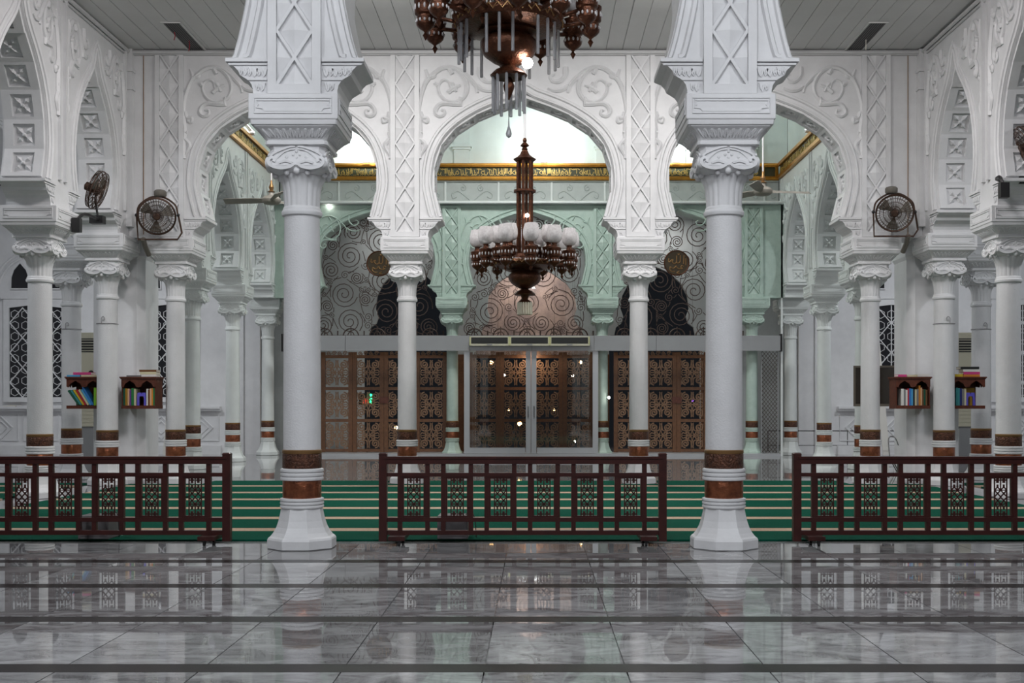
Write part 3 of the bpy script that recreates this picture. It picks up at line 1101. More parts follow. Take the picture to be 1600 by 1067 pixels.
SPOLY = screen_poly()
SN = [('left', -693.5), ('middle', -34.5), ('right', 624.5)]
for idx, (sd, X) in enumerate(SN):
    t = thing('iron_screen', 'brown wrought iron scroll screen filling the %s green arch' % sd, 'screen', (X, YG + 10, ZH1 + 2))
    rnd = random.Random(20 + idx)
    circ = []
    tries = 0
    for rad in [60] * 40 + [50] * 90 + [40] * 160 + [28] * 260 + [19] * 300 + [13] * 200:
        for _ in range(4):
            x = rnd.uniform(-255, 255)
            z = rnd.uniform(545, 1070)
            if not inside(SPOLY, x, z) or edge_dist(SPOLY, x, z) < rad + 2:
                continue
            if any((x - a) ** 2 + (z - b) ** 2 < (rad + c + 1) ** 2 for a, b, c in circ):
                continue
            circ.append((x, z, rad))
            break
    mb = MB()
    zb = ZH1 + 2
    for i, (x, z, rad) in enumerate(circ):
        a0 = rnd.uniform(0, 2 * PI)
        d = rnd.choice((-1, 1))
        mb.tube(spiral(x, z - zb, rad, 2.6 if rad > 20 else 1.7, a0, d), 2.6 if rad > 20 else 2.1, 4)
        near = sorted(((x - a) ** 2 + (z - b) ** 2, a, b, c) for a, b, c in circ if (a, b, c) != (x, z, rad))[:2]
        for (_, a, b, c) in near:
            e = Vector((a - x, b - z)).normalized()
            p0 = Vector((x, z)) + e * rad
            p1 = Vector((a, b)) - e * c
            n_ = Vector((-e.y, e.x))
            pa = Vector((x, z)) + (e * 0.6 + n_ * 0.8) * rad
            pb = Vector((a, b)) + (-e * 0.6 + n_ * 0.8) * c
            mid = (pa + pb) / 2 + n_ * 2
            mb.tube(smooth_path([(pa.x, 0, pa.y - zb), (mid.x, 0, mid.y - zb), (pb.x, 0, pb.y - zb)], 3), 2.2, 4)
    mb.build('scrollwork', 'iron', t)
    bt = MB()
    for k in range(5):
        cx = -232 + k * 116
        bt.tube([(cx + 34 * math.cos(a), -14, 34 * math.sin(a)) for a in [PI * q / 10 for q in range(11)]], 3.0, 5)
        bt.tube([(cx + 14 * math.cos(a), -14, 20 * math.sin(a)) for a in [PI * q / 8 for q in range(9)]], 2.4, 5)
        bt.tube([(cx, -14, 0), (cx, -14, 42)], 2.2, 5)
        bt.tube([(cx + 58, -14, 0), (cx + 58, -14, 24)], 3, 5)
    bt.tube([(-292, -14, 2), (292, -14, 2)], 3, 5)
    bt.build('crest_row', 'iron', t)
    g = MB().poly([(x, z) for x, z in SPOLY], YG + 24, YG + 27).build('window_%d' % (idx + 1), 'glass')
    struct(g, 'clear glass behind the %s scroll screen' % sd)

# round calligraphy medallions
def medallion(x, y, label):
    p = P(x, y, 0.352)
    p.y = YG - 6
    t = thing('medallion', label, 'medallion', p, 0, 'round calligraphy medallions')
    pr = [(54 * math.cos(a), 54 * math.sin(a)) for a in [2 * PI * k / 36 for k in range(36)]]
    MB().poly(pr, -3, 3).build('disc', mat('dark_bronze_disc', (0.075, 0.055, 0.035), 0.45, 0.5), t)
    MB().tube([(54 * math.cos(a), -2, 54 * math.sin(a)) for a in [2 * PI * k / 36 for k in range(36)]], 3, 5, True).build('rim', 'bronze', t)
    st = MB()
    # the written name: alif, two lams and a closing ha, with the shadda, and a second word below
    strokes = [[(32, 34), (31, 10), (30, -4)], [(16, 34), (15, 8), (10, 0), (2, 0), (0, 8), (0, 32)], [(0, 8), (-4, -1), (-14, -2), (-20, 6), (-16, 14), (-24, 12), (-30, 4), (-36, 8), (-34, 20)],
               [(4, 40), (8, 36), (12, 41)], [(30, -16), (22, -12), (18, -20), (26, -24), (12, -26), (2, -22), (-2, -14), (-10, -22), (-18, -24), (-26, -18)], [(-28, -16), (-30, -30), (-20, -38), (-8, -38)],
               [(12, -36), (0, -44), (14, -46)], [(40, 20), (40, -10)]]
    for sk in strokes:
        st.tube(smooth_path([(a, -4, b) for a, b in sk], 4), 2.3, 5)
    st.build('calligraphy', 'copper_lip', t)


medallion(595, 414, 'round dark medallion with gold calligraphy hung in the left green arch')
medallion(1055, 413, 'round dark medallion with gold calligraphy hung in the right green arch')

# ------------------------------------------------------------------ door wall
t = struct(MB().box(-1092, 1064, 5000, 5022, ZH0, ZH1).build('trim_5', 'grout'), 'grey aluminium clad beam over the doors')
for k in range(8):
    a = -1093 + k * 269.8
    MB().box(a + 0.8, a + 269, 4996, 5000, ZH0 - 1, ZH1 + 1).build('clad_panel', 'alu', t)
MB().box(1066, 1072, 4992, 5030, ZH0 - 4, ZH1 + 8).build('end_cap', 'black', t)
MB().box(-1100, -1094, 4992, 5030, ZH0 - 4, ZH1 + 8).build('end_cap', 'black', t)
struct(MB().box(-1092, 1064, 4990, 5200, 0, 12).build('trim_6', 'alu_frame'), 'pale raised sill under the doors')
# air curtains
for k, nm in enumerate(('left', 'middle', 'right')):
    p = P(765 + 62.5 * k, 533, 0.3615)
    t = thing('air_curtain', '%s of three grey air curtain units over the glass door' % nm, 'air curtain', (p.x, 4995, p.z - 20), 0, 'air curtain units over the glass door')
    MB().box(-85, 85, -24, 0, 0, 40).build('body', 'cream', t)
    MB().box(-79, 79, -26, -24, 10, 36).build('intake_grille', 'dark', t)
    for X in (-84, 84):
        MB().box(X - 2.5, X + 2.5, -26, -23, 2, 40).build('end_trim', 'yellow_edge', t)
    MB().box(-12, 12, -26, -24, 3, 7).build('badge', 'alu', t)

# bronze scroll doors
gm = MB()
GW, GH = 51, 58     # half size of one scroll panel
for sx in (-1, 1):
    for sz in (-1, 1):
        gm.tube(spiral(sx * 30, sz * 36, 19, 1.9, PI / 2 if sz > 0 else -PI / 2, -sx * sz), 4.2, 4)
        gm.tube(spiral(sx * 19, sz * 9, 11, 1.4, 0 if sx < 0 else PI, sx * sz), 3.5, 4)
        gm.tube(smooth_path([(sx * 49, 0, sz * 4), (sx * 40, 0, sz * 12), (sx * 30, 0, sz * 8), (sx * 26, 0, sz * 20), (sx * 8, 0, sz * 24), (sx * 3, 0, sz * 54)], 3), 3.5, 4)
        gm.tube(smooth_path([(sx * 49, 0, sz * 54), (sx * 46, 0, sz * 30), (sx * 49, 0, sz * 14)], 3), 2.6, 4)
    gm.tube([(sx * 5, 0, -57), (sx * 2, 0, -20), (sx * 6, 0, 0), (sx * 2, 0, 20), (sx * 5, 0, 57)], 2.6, 4)
gm.tube([(-50, 0, 0), (50, 0, 0)], 2.4, 4)
grille_me = mesh_of(gm, 'scroll_grille', 'grille')
gt = MB()
for k in range(4):
    gt.tube(spiral(-36 + 24 * k, 0, 10, 1.5, 0, 1 if k % 2 else -1), 2.6, 4)
gtop_me = mesh_of(gt, 'scroll_grille', 'grille')
st_me = mesh_of(MB().box(-9, 9, -7, 7, 0, 445), 'stile', 'door_wood')
rl_me = mesh_of(MB().box(-52, 52, -6, 6, -6.5, 6.5), 'rail', 'door_wood')
plate_me = mesh_of(MB().box(-11, 11, -4, 0, -14, 14), 'lock_plate', 'shelf_wood')
DN = 0
for gname, x0 in (('left', -952), ('middle', -296), ('right', 350)):
    for k, ps in enumerate(('first', 'second', 'third', 'fourth')):
        DN += 1
        d = bpy.data.objects.new('door_%d' % DN, None)
        COL.objects.link(d)
        d.location = Vector((x0 + 70 + 140 * k, 5130, 13)) * K
        struct(d, '%s leaf from the left of the %s bronze scroll doors' % (ps, gname))
        for sx in (-1, 1):
            put('stile', st_me, d, (sx * 60.5, 0, 0))
        for z in (8, 141, 283, 425):
            put('rail', rl_me, d, (0, 0, z))
        for z in (74.5, 212, 354):
            put('scroll_grille', grille_me, d, (0, 0, z))
        put('scroll_grille', gtop_me, d, (0, 0, 440))
        if k in (1, 2):
            put('lock_plate', plate_me, d, (60 if k == 1 else -60, -8, 232))
# sliding glass doors
for sgn, sd in ((-1, 'left'), (1, 'right')):
    DN += 1
    d = bpy.data.objects.new('door_%d' % DN, None)
    COL.objects.link(d)
    d.location = Vector((-17 + sgn * 146.5, 5012, 13)) * K
    struct(d, '%s sliding glass door leaf in silver frame' % sd)
    for X, w in ((sgn * 133, 12), (-sgn * 134.5, 11)):
        MB().box(X - w, X + w, -6, 6, 0, 444).build('stile', 'alu_frame', d)
    MB().box(-121, 121, -6, 6, 0, 24).build('bottom_rail', 'alu_frame', d)
    MB().box(-121, 121, -2, 2, 24, 444).build('glass_pane', 'glass', d)
    h = MB().tube([(-sgn * 134, -7, 150), (-sgn * 134, -14, 156), (-sgn * 134, -14, 204), (-sgn * 134, -7, 210)], 3, 6)
    h.build('handle', 'chrome', d, True)
# wire mesh screen at the right end
t = thing('wire_screen', 'dark diamond wire mesh screen beside the rightmost green column', 'screen', (1026, 5040, 12))
mb = MB()
for k in range(-4, 26):
    for sg in (-1, 1):
        za = k * 19
        a = [(-36 * sg, 0, za), (36 * sg, 0, za + 90)]
        # clip to the panel
        p0, p1 = Vector(a[0]), Vector(a[1])
        t0 = max(0, (0 - p0.z) / 90) if p0.z < 0 else 0
        t1 = min(1, (445 - p0.z) / 90) if p1.z > 445 else 1
        if t1 > t0:
            mb.tube([p0.lerp(p1, t0), p0.lerp(p1, t1)], 1.3, 4)
mb.build('mesh', 'iron', t)
fr = MB()
fr.box(-38, -34, -3, 3, 0, 446)
fr.box(34, 38, -3, 3, 0, 446)
fr.build('frame', 'alu', t)
# white post rising at the right corner
struct(MB().box(1074, 1082, 5030, 5040, 0, 1096).build('trim_7', 'mint'), 'thin white post at the right end of the door wall')

# foyer behind the doors: porch wall with dark arch openings, pinkish wall in the middle
YP = 5460
out = [(-1400, 1100), (-1400, 0)]


def porch_open(c, hw, apex, z0=0):
    k = hw / 155.0
    left = [(-hw - 62, z0), (-hw - 62, 520), (-hw - 40, 540), (-hw - 30, 590), (-hw - 4, 610), (-hw + 6, 640), (-hw - 8, 680), (-hw, 740), (-hw * 0.8, 800), (-hw * 0.45, 850), (0, apex)]
    pts = [(c + x, z) for x, z in left] + [(c - x, z) for x, z in reversed(left[:-1])]
    return pts


for c, hw, ap in ((-600, 150, 880), (-15, 205, 900), (568, 155, 880)):
    out += porch_open(c, hw, ap)
out += [(1350, 0), (1350, 1100)]
struct(MB().poly(out, YP, YP + 30).build('wall_porch', 'foyer'), 'pale porch wall with dark arches seen through the screens')
struct(MB().box(-300, 290, 5900, 5910, 480, 1000).build('wall_foyer', 'stone_pink'), 'pinkish lit wall beyond the middle green arch')
struct(MB().box(-1400, 1350, 5206, YP, 1100, 1110).build('ceiling_porch', 'foyer'), 'pale ceiling of the porch')
for a, b, lb in ((-388, -282, 'left of the glass door'), (252, 351, 'right of the glass door'), (785, 930, 'at the right end')):
    if b > a:
        struct(MB().box(a, b, YP - 14, YP - 1, 0, 462).build('wall_dark_sheet', 'door_wood'), 'dark brown sheet added to darken the view behind the doors ' + lb)  # sheets added only to darken the background seen through the doors
# lights seen through the doors
for (x, y, r, mt, lb) in ((768, 566, 9, 'warm', 'bright warm lantern behind the left glass door'), (907, 566, 8, 'warm', 'bright warm lantern behind the right glass door'),
                          (778, 662, 9, 'warm', 'low warm lantern behind the left glass door'), (812, 662, 10, 'warm', 'low warm lantern near the middle of the glass door'),
                          (884, 664, 6, 'warm', 'small low warm lantern behind the right glass door'), (795, 640, 5, 'warm', 'tiny warm lantern low between the left scroll leaves'), (866, 640, 5, 'warm', 'tiny warm lantern right of the glass door handles'), (836, 556, 5, 'warm', 'tiny warm lantern high behind the door handles'), (898, 690, 5, 'bulb', 'tiny white lamp near the floor behind the right glass door'), (619, 668, 8, 'warm', 'warm lantern behind the left bronze doors'),
                          (788, 586, 6, 'bulb', 'small white lamp behind the left glass door'), (895, 587, 6, 'bulb', 'small white lamp behind the right glass door'),
                          (1082, 626, 5, 'led_violet', 'violet light behind the right bronze doors')):
    p = P(x, y, 0.335)
    t = thing('lantern', lb, 'lantern', (p.x, p.y, p.z), 0, 'lights beyond the doors')
    MB().sphere((0, 0, 0), r, 10, 6).build('globe', mt, t, True)
    MB().tube([(0, 0, r), (0, 0, 1100 - p.z)], 0.8, 4).build('cord', 'black', t)
p = P(580, 625, 0.345)
t = thing('led_sign', 'small sign with green and red lit dots behind the left bronze doors', 'sign', (p.x, 5150, 0), 0)
MB().box(-46, 26, 0, 6, p.z - 24, p.z + 30).build('board', 'dark', t)
for z in (22, 4, -10):
    MB().sphere((8, -2, p.z + z), 6, 8, 5).build('green_light', 'led_green', t, True)
for X in (-26, -16, -6):
    MB().box(X - 3, X + 3, -2, 0, p.z - 16, p.z + 6).build('red_digit', 'led_red', t)
MB().tube([(-10, 3, 0), (-10, 3, p.z - 20)], 3, 6).build('post', 'black', t)

# ------------------------------------------------------------------ aisle end walls with lattice windows and wainscot
YA = 5217
WN = 3
for sd, x0, x1, wx in (('left', -2690, -1246, (-2258, -1664)), ('right', 1194, 2640, (2206, 1612))):
    w = struct(MB().box(x0, x1, YA, YA + 20, 0, 1216).build('wall_aisle_%s' % sd, 'plaster'), 'white end wall of the %s aisle with lattice windows' % sd)
    struct(MB().box(min(x0, x1) - 10, min(x0, x1), -400, YA + 20, 0, 1216).build('wall_outer_%s' % sd, 'plaster') if sd == 'left' else MB().box(x1, x1 + 10, -400, YA + 20, 0, 1216).build('wall_outer_%s' % sd, 'plaster'),
           'white outer wall of the %s aisle' % sd)
    wa, wb = (x0, -1420) if sd == 'left' else (1368, x1)
    q = MB()
    q.box(wa, wb, YA - 16, YA, 0, 40)
    q.box(wa, wb, YA - 22, YA, 196, 206)
    q.box(wa, wb, YA - 30, YA, 206, 216)
    struct(q.build('baseboard_%s' % sd, 'plaster'), 'white wainscot ledge and plinth along the %s aisle end wall' % sd)
    n = 7
    pw_ = (wb - wa) / n
    for k in range(n):
        cx = wa + (k + 0.5) * pw_
        mb = MB()
        h = pw_ / 2 - 12
        mb.tube([(cx - h, YA - 2, 62), (cx + h, YA - 2, 62), (cx + h, YA - 2, 180), (cx - h, YA - 2, 180)], 3.2, 4, True)
        mb.tube([(cx, YA - 2, 70), (cx + 52, YA - 2, 121), (cx, YA - 2, 172), (cx - 52, YA - 2, 121)], 4.5, 4, True)
        mb.tube([(cx, YA - 2, 92), (cx + 30, YA - 2, 121), (cx, YA - 2, 150), (cx - 30, YA - 2, 121)], 3, 4, True)
        mb.build('wainscot_panel', 'plaster', w)
    # vertical white door frame strips beside the room
    sx = -1 if sd == 'left' else 1
    for X in (1300, 1345):
        MB().box(sx * X - 26 - 8, sx * X - 26 + 8, YA - 10, YA, 0, 700).build('wall_strip', 'plaster', w)
    for j, X in enumerate(wx):
        WN += 1
        d = bpy.data.objects.new('window_%d' % WN, None)
        COL.objects.link(d)
        d.location = Vector((X, YA, 0)) * K
        pos = 'outer' if j == 0 else 'inner'
        struct(d, '%s tall lattice window in the %s aisle end wall' % (pos, sd))
        hw = 119
        z0, z1, z2 = 258, 662, 676
        MB().poly([(-hw, z0), (hw, z0), (hw, z1), (0, z2), (-hw, z1)], -3, -1).build('pane', 'night', d)
        fr = MB()
        fr.box(-hw - 26, -hw, -14, -1, z0 - 22, z1 + 40)
        fr.box(hw, hw + 26, -14, -1, z0 - 22, z1 + 40)
        fr.box(-hw, hw, -14, -1, z0 - 22, z0)
        fr.poly([(-hw, z1), (0, z2), (hw, z1), (hw, z1 + 40), (-hw, z1 + 40)], -14, -1)
        fr.box(-hw - 36, hw + 36, -18, -1, z1 + 40, z1 + 54)
        fr.build('frame', 'plaster', d)
        la = MB()
        H = (z1 - z0)
        n = 3
        ph = H / n
        for k in range(n):
            for cc in (-60, 60):
                za = z0 + k * ph
                la.tube([(cc, -5, za), (cc + 58, -5, za + ph / 2), (cc, -5, za + ph), (cc - 58, -5, za + ph / 2)], 4, 4, True)
        la.tube([(0, -5, z0), (0, -5, z2)], 3, 4)
        la.build('diamond_lattice', 'plaster', d)
        fine = MB()
        for k in range(8):
            for c in range(5):
                cx = -96 + 48 * c
                cz = z0 + 25 + k * 50
                fine.tube([(cx + 19 * math.cos(a), -3.5, cz + 19 * math.sin(a)) for a in [2 * PI * q / 6 + PI / 6 for q in range(6)]], 2.0, 4, True)
        tag(fine.build('fine_lattice', 'cornice', d), None, None, None, 'stuff')
        for cx in (-72, 72):
            MB().poly([(cx - 42, 748), (cx + 42, 748), (cx + 42, 800), (cx + 30, 835), (cx, 868), (cx - 30, 835), (cx - 42, 800)], -3, -1).build('fanlight', 'night', d)
            MB().tube([(cx - 42, -4, 748), (cx + 42, -4, 748), (cx + 42, -4, 800), (cx + 30, -4, 835), (cx, -4, 868), (cx - 30, -4, 835), (cx - 42, -4, 800)], 5, 4, True).build('fanlight_frame', 'plaster', d)
        ar = MB()
        for r in (190, 168):
            ar.tube([(r * math.cos(a), -4, 740 + 0.95 * r * math.sin(a)) for a in [PI * q / 24 for q in range(25)]], 6, 5)
        ar.build('arch_moulding', 'plaster', d)

# ------------------------------------------------------------------ prayer carpets
edges = [1876, 2057, 2266, 2483, 2708, 2921, 3152, 3345]
ordn = ['first', 'second', 'third', 'fourth', 'fifth', 'sixth', 'last']
for r in range(7):
    a, b = edges[r], edges[r + 1]
    for nm, xa, xb in (('middle of the hall', XL + 62, XR - 62), ('left aisle', -2500, XL - 62), ('right aisle', XR + 62, 2450)):
        t = thing('prayer_carpet', 'green prayer carpet strip in the %s, %s row from the barriers' % (nm, ordn[r]), 'carpet', ((xa + xb) / 2, a, 0), 0, 'green prayer carpet rows')
        hw = (xb - xa) / 2
        mb = MB()
        ed = 50 if r < 6 else 0
        if r < 6:
            mb.box(-hw, hw, 1, b - a - ed, 0.3, 3)
        else:
            if nm == 'middle of the hall':
                mb.box(-hw, hw, 1, 60, 0.3, 3)
                xs = [xa] + GX[1:3] + [xb]
                lo = [(xa + 200, GX[1] - 58), (GX[1] + 58, GX[2] - 58), (GX[2] + 58, xb - 200)]
                for (p, q) in lo:
                    mb.box(p - (xa + xb) / 2, q - (xa + xb) / 2, 60, b - a, 0.3, 3)
            else:
                mb.box(-hw, hw, 1, 100, 0.3, 3)
        mb.build('green_pile', 'carpet', t)
        if ed:
            MB().box(-hw, hw, b - a - ed, b - a, 0.3, 2.6).build('beige_border', 'carpet_edge', t)

# ------------------------------------------------------------------ wooden barriers
lm = MB()


def lat_bar(x0, z0, x1, z1, r=1.7):
    lm.tube([(x0, 0, z0), (x1, 0, z1)], r, 4)


# lattice opening 37 wide, 66 high around its centre
fr = MB()
fr.box(-18.6, -15.6, -3, 3, -33, 33)
fr.box(15.6, 18.6, -3, 3, -33, 33)
fr.box(-15.6, 15.6, -3, 3, 29.5, 33)
fr.box(-15.6, 15.6, -3, 3, -33, -29.5)
for x in (-9.8, 9.8):
    lat_bar(x, -30, x, 30, 1.25)
for (a, b) in ((-30, -11), (11, 30)):
    lat_bar(0, a, 0, b, 1.2)
for sx in (-1, 1):
    for sz in (-1, 1):
        lat_bar(sx * 9.8, sz * 11, sx * 0, sz * 0.2, 1.3)
        lat_bar(sx * 9.8, sz * 0.3, sx * 0, sz * 11, 1.3)
        lat_bar(sx * 0, sz * 11, sx * 5, sz * 16, 1.3)
        lat_bar(sx * 9.8, sz * 11, sx * 5, sz * 16, 1.3)
        lat_bar(sx * 9.8, sz * 0, sx * 15.6, sz * 0, 1.2)
        lat_bar(sx * 5, sz * 16, sx * 5, sz * 20, 1.8)
        lat_bar(sx * 5, sz * 30, sx * 5, sz * 22.5, 2.4)
        lat_bar(sx * 1.5, sz * 27, sx * 9, sz * 27, 1.6)
    lat_bar(-9.8, sx * 11, 9.8, sx * 11, 1.2)
lm.v, lm.f, base_v = lm.v, lm.f, None
off = len(fr.v)
fr.v += lm.v
fr.f += [tuple(i + off for i in f) for f in lm.f]
lat_me = mesh_of(fr, 'lattice_panel', 'wood')
post_me = mesh_of(MB().box(-6.3, 6.3, -6.3, 6.3, 5, 143).loft([(143, 6.8, 1), (144.5, 6.8, 1), (146, 5, 1)]), 'end_post', 'wood')
LBW = 459.0
rail_top = mesh_of(MB().box(-LBW / 2 + 6, LBW / 2 - 6, -6, 6, 128, 136.5).box(-LBW / 2 + 6, LBW / 2 - 6, -7.5, 7.5, 136.5, 140), 'top_rail', 'wood')


def rail_m(z0, z1, nm):
    return mesh_of(MB().box(-LBW / 2 + 6, LBW / 2 - 6, -4.5, 4.5, z0, z1), nm, 'wood')


rail_a, rail_b, rail_c = rail_m(108, 114, 'upper_rail'), rail_m(36, 42.5, 'lower_rail'), rail_m(15, 22, 'bottom_rail')
stile_me = mesh_of(MB().box(-3.6, 3.6, -3.8, 3.8, 22, 128), 'stile', 'wood')
foot_me = mesh_of(MB().box(-13, 13, -34, 34, 9, 15.2), 'foot', 'wood')
cb = MB().box(-3, 3, -3, 3, 6.5, 9)
caster_me = mesh_of(cb, 'caster', 'rail_metal')
wheel_me = mesh_of(MB().tube([(-1.8, 0, 3.6), (1.8, 0, 3.6)], 3.6, 12), 'wheel', 'black')
for nm, xl in (('left', -945), ('middle', -249), ('right', 412)):
    t = thing('wooden_barrier', 'dark red lattice wood barrier on castors, the %s one of three' % nm, 'barrier', (xl + LBW / 2, 1842, 0), 0, 'lattice wood barriers in front of the carpets')
    for sg in (-1, 1):
        put('end_post', post_me, t, (sg * (LBW / 2 - 6.3), 0, 0))
        f = put('foot', foot_me, t, (sg * (LBW / 2 - 31), 0, 0))
        for q in (-27, 27):
            c = put('caster', caster_me, t, (sg * (LBW / 2 - 31) - 4 * sg, q, 0))
            put('wheel', wheel_me, c)
    for me, n2 in ((rail_top, 'top_rail'), (rail_a, 'upper_rail'), (rail_b, 'lower_rail'), (rail_c, 'bottom_rail')):
        put(n2, me, t)
    for k in range(6):
        x0 = -LBW / 2 + 29.6 + k * 69.3
        put('stile', stile_me, t, (x0 + 3.6, 0, 0))
        put('stile', stile_me, t, (x0 + 47.6, 0, 0))
        put('lattice_panel', lat_me, t, (x0 + 25.6, 0, 75.2))
for x, lb in ((140, 'grey floor box standing behind the left barrier'), (706, 'grey floor box standing behind the middle barrier')):
    p = P(x, 850, 0.965)
    t = thing('floor_box', lb, 'box', (p.x, 1905, 3), 0, 'grey floor boxes behind the barriers')
    MB().loft([(0, 24, 1), (1, 25, 1), (37, 25, 1.5), (38, 24, 1.5)]).build('body', 'grey_box', t)
    MB().box(-21, 21, -26.2, -25, 6, 32).build('front_grille', 'grey_box', t)
    MB().tube(smooth_path([(20, 0, 38), (30, -6, 44), (36, -10, 30), (38, -12, 2)], 4), 0.8, 5).build('cable', 'black', t)

# ------------------------------------------------------------------ chandeliers
def chandelier(px, py_plate, s, label, crystals, top):
    p = P(px, py_plate, s)
    t = thing('chandelier', label, 'chandelier', p, 0, 'bronze chandeliers on the hall axis')
    z_top = 1214 - p.z
    MB().lathe([(3.6, 312), (3.6, z_top)], 10).build('rod', 'plaster' if not top else 'bronze', t, True)
    MB().lathe([(4, 285), (9, 288), (5, 293), (12, 297), (8, 302), (4, 306), (6, 310), (3, 318)], 16).build('finial', 'bronze', t, True)
    MB().lathe([(6, 256), (24, 258), (29, 263), (22, 267), (13, 274), (8, 285)], 20).build('cap', 'bronze', t, True)
    for k in range(6):
        a = 2 * PI * k / 6 + 0.3
        MB().tube([(18 * math.cos(a), 18 * math.sin(a), 20), (18 * math.cos(a), 18 * math.sin(a), 258)], 4.2, 8).build('stem_tube', 'bronze', t, True)
    MB().lathe([(17, 178), (28, 180), (28, 185), (17, 187)], 20).build('stem_ring', 'bronze', t, True)
    MB().lathe([(14, -14), (40, -16), (60, -12), (74, -8), (78, -2), (76, 4), (66, 8), (30, 12), (22, 24), (14, 26)], 36).build('plate', 'bronze', t, True)
    tg = MB()
    for k in range(36):
        a = 2 * PI * k / 36
        b = 2 * PI * (k + 0.5) / 36
        c = 2 * PI * (k + 1) / 36
        tg.tube([(77 * math.cos(a), 77 * math.sin(a), 4), (78.5 * math.cos(b), 78.5 * math.sin(b), -5), (77 * math.cos(c), 77 * math.sin(c), 4)], 1.1, 4)
    tg.build('plate_fringe', 'copper_lip', t)
    MB().lathe([(6, -64), (14, -62), (24, -57), (36, -48), (41, -38), (40, -28), (34, -22), (46, -18), (44, -14)], 32).build('bowl', 'bronze', t, True)
    lc = MB().lathe([(10, -78), (24, -80), (27, -77), (20, -70), (12, -66), (8, -62)], 24).build('lower_cup', 'bronze', t, True)
    # lamps: outer ring of twelve, inner ring of eight
    cup = MB().lathe([(0.6, -31), (2, -28), (4.2, -24), (1.6, -20), (3, -18), (9, -14), (12.8, -10), (13.2, -8), (13.2, 0), (12.2, 1), (12.2, 4), (15.4, 6), (15.8, 8), (15.8, 22), (16.6, 24), (16.6, 27), (14, 28), (8, 30), (6, 35), (7, 39)], 18)
    cup_me = mesh_of(cup, 'lantern_cup', 'bronze', True)
    col = MB()
    for q in range(12):
        aa = 2 * PI * q / 12
        for rr, zz, hh in ((15.9, 15, 4.2), (13.3, -4, 2.8)):
            col.sphere((rr * math.cos(aa), rr * math.sin(aa), zz), 1.7, 6, 4, hh / 1.7)
    col_me = mesh_of(col, 'pierced_band', 'shade', True)
    sh = MB().lathe([(6, 39), (12, 41), (16.6, 48), (18.2, 58), (17.4, 69), (15, 78), (14.5, 82), (13.6, 82), (14, 78)], 24, mod=lambda a, z: 1 + 0.06 * math.cos(6 * a))
    sh_me = mesh_of(sh, 'glass_shade', 'shade', True)
    for R, n, dz, ph in ((120, 12, 0, 0.13), (70, 8, 10, 0.25)):
        for k in range(n):
            a = 2 * PI * k / n + ph
            q = (R * math.cos(a), R * math.sin(a), dz)
            MB().tube(smooth_path([(R * 0.30 * math.cos(a), R * 0.30 * math.sin(a), 6), (R * 0.6 * math.cos(a), R * 0.6 * math.sin(a), -2), (R * 0.92 * math.cos(a), R * 0.92 * math.sin(a), dz + 4)], 4), 3, 6).build('arm', 'bronze', t, True)
            c = put('lantern_cup', cup_me, t, q)
            tag(put('pierced_band', col_me, c), kind='stuff')
            put('glass_shade', sh_me, c)
    if crystals:
        rod = mesh_of(MB().tube([(0, 0, 0), (0, 0, -54)], 2.2, 6), 'crystal_rod', 'crystal')
        for k in range(24):
            a = 2 * PI * k / 24 + 0.1
            if k % 4 == 3:
                continue
            put('crystal_rod', rod, t, (72 * math.cos(a), 72 * math.sin(a), -9))
        for k in range(10):
            a = 2 * PI * k / 10 + 0.2
            put('crystal_rod', rod, lc, (23 * math.cos(a), 23 * math.sin(a), -77))
        MB().lathe([(1, -112), (3, -108), (7, -98), (8.5, -92), (6, -86), (4, -80)], 16).build('bottom_finial', 'bronze', t, True)
        MB().tube([(0, 0, -112), (0, 0, -145)], 0.7, 5).build('drop_wire', 'chrome', t)
        MB().lathe([(0.6, -140), (1.2, -150), (3, -156), (4.4, -161), (3.4, -165), (0.6, -167)], 12).build('glass_drop', 'crystal', t, True)
        MB().sphere((27, -14, -63), 8, 12, 8).build('lit_bulb', 'bulb', t, True)
    else:
        MB().lathe([(17, -100), (19, -98), (15, -94), (8, -90), (10, -82), (14, -78)], 20).build('bottom_ring', 'bronze', t, True)
        rod = mesh_of(MB().tube([(0, 0, 0), (0, 0, -30)], 2.4, 6), 'crystal_rod', 'cream')
        for k in range(18):
            a = 2 * PI * k / 18
            put('crystal_rod', rod, t, (17 * math.cos(a), 17 * math.sin(a), -98))
        MB().sphere((6, -24, 118), 5, 10, 6).build('lit_bulb', 'bulb', t, True)
    return t


chandelier(795, 35, 1.08, 'near bronze chandelier with crystal rods cut by the top of the picture', True, True)
chandelier(820, 412, 0.62, 'whole bronze chandelier with white tulip shades hanging before the middle arch', False, False)

# ceiling floods (glare at the top of the picture)
for X, sd in ((-400, 'left'), (350, 'right')):
    t = thing('ceiling_floodlight', 'round lit ceiling floodlight on the %s above the hall' % sd, 'light', (X, 2650, 1200), 0, 'ceiling floodlights of the hall')
    MB().lathe([(40, 6), (44, 8), (44, 14), (30, 14.4)], 24).build('housing', 'cornice', t, True)
    MB().lathe([(38, 4.5), (38, 6)], 24).build('diffuser', 'lamp', t, True)

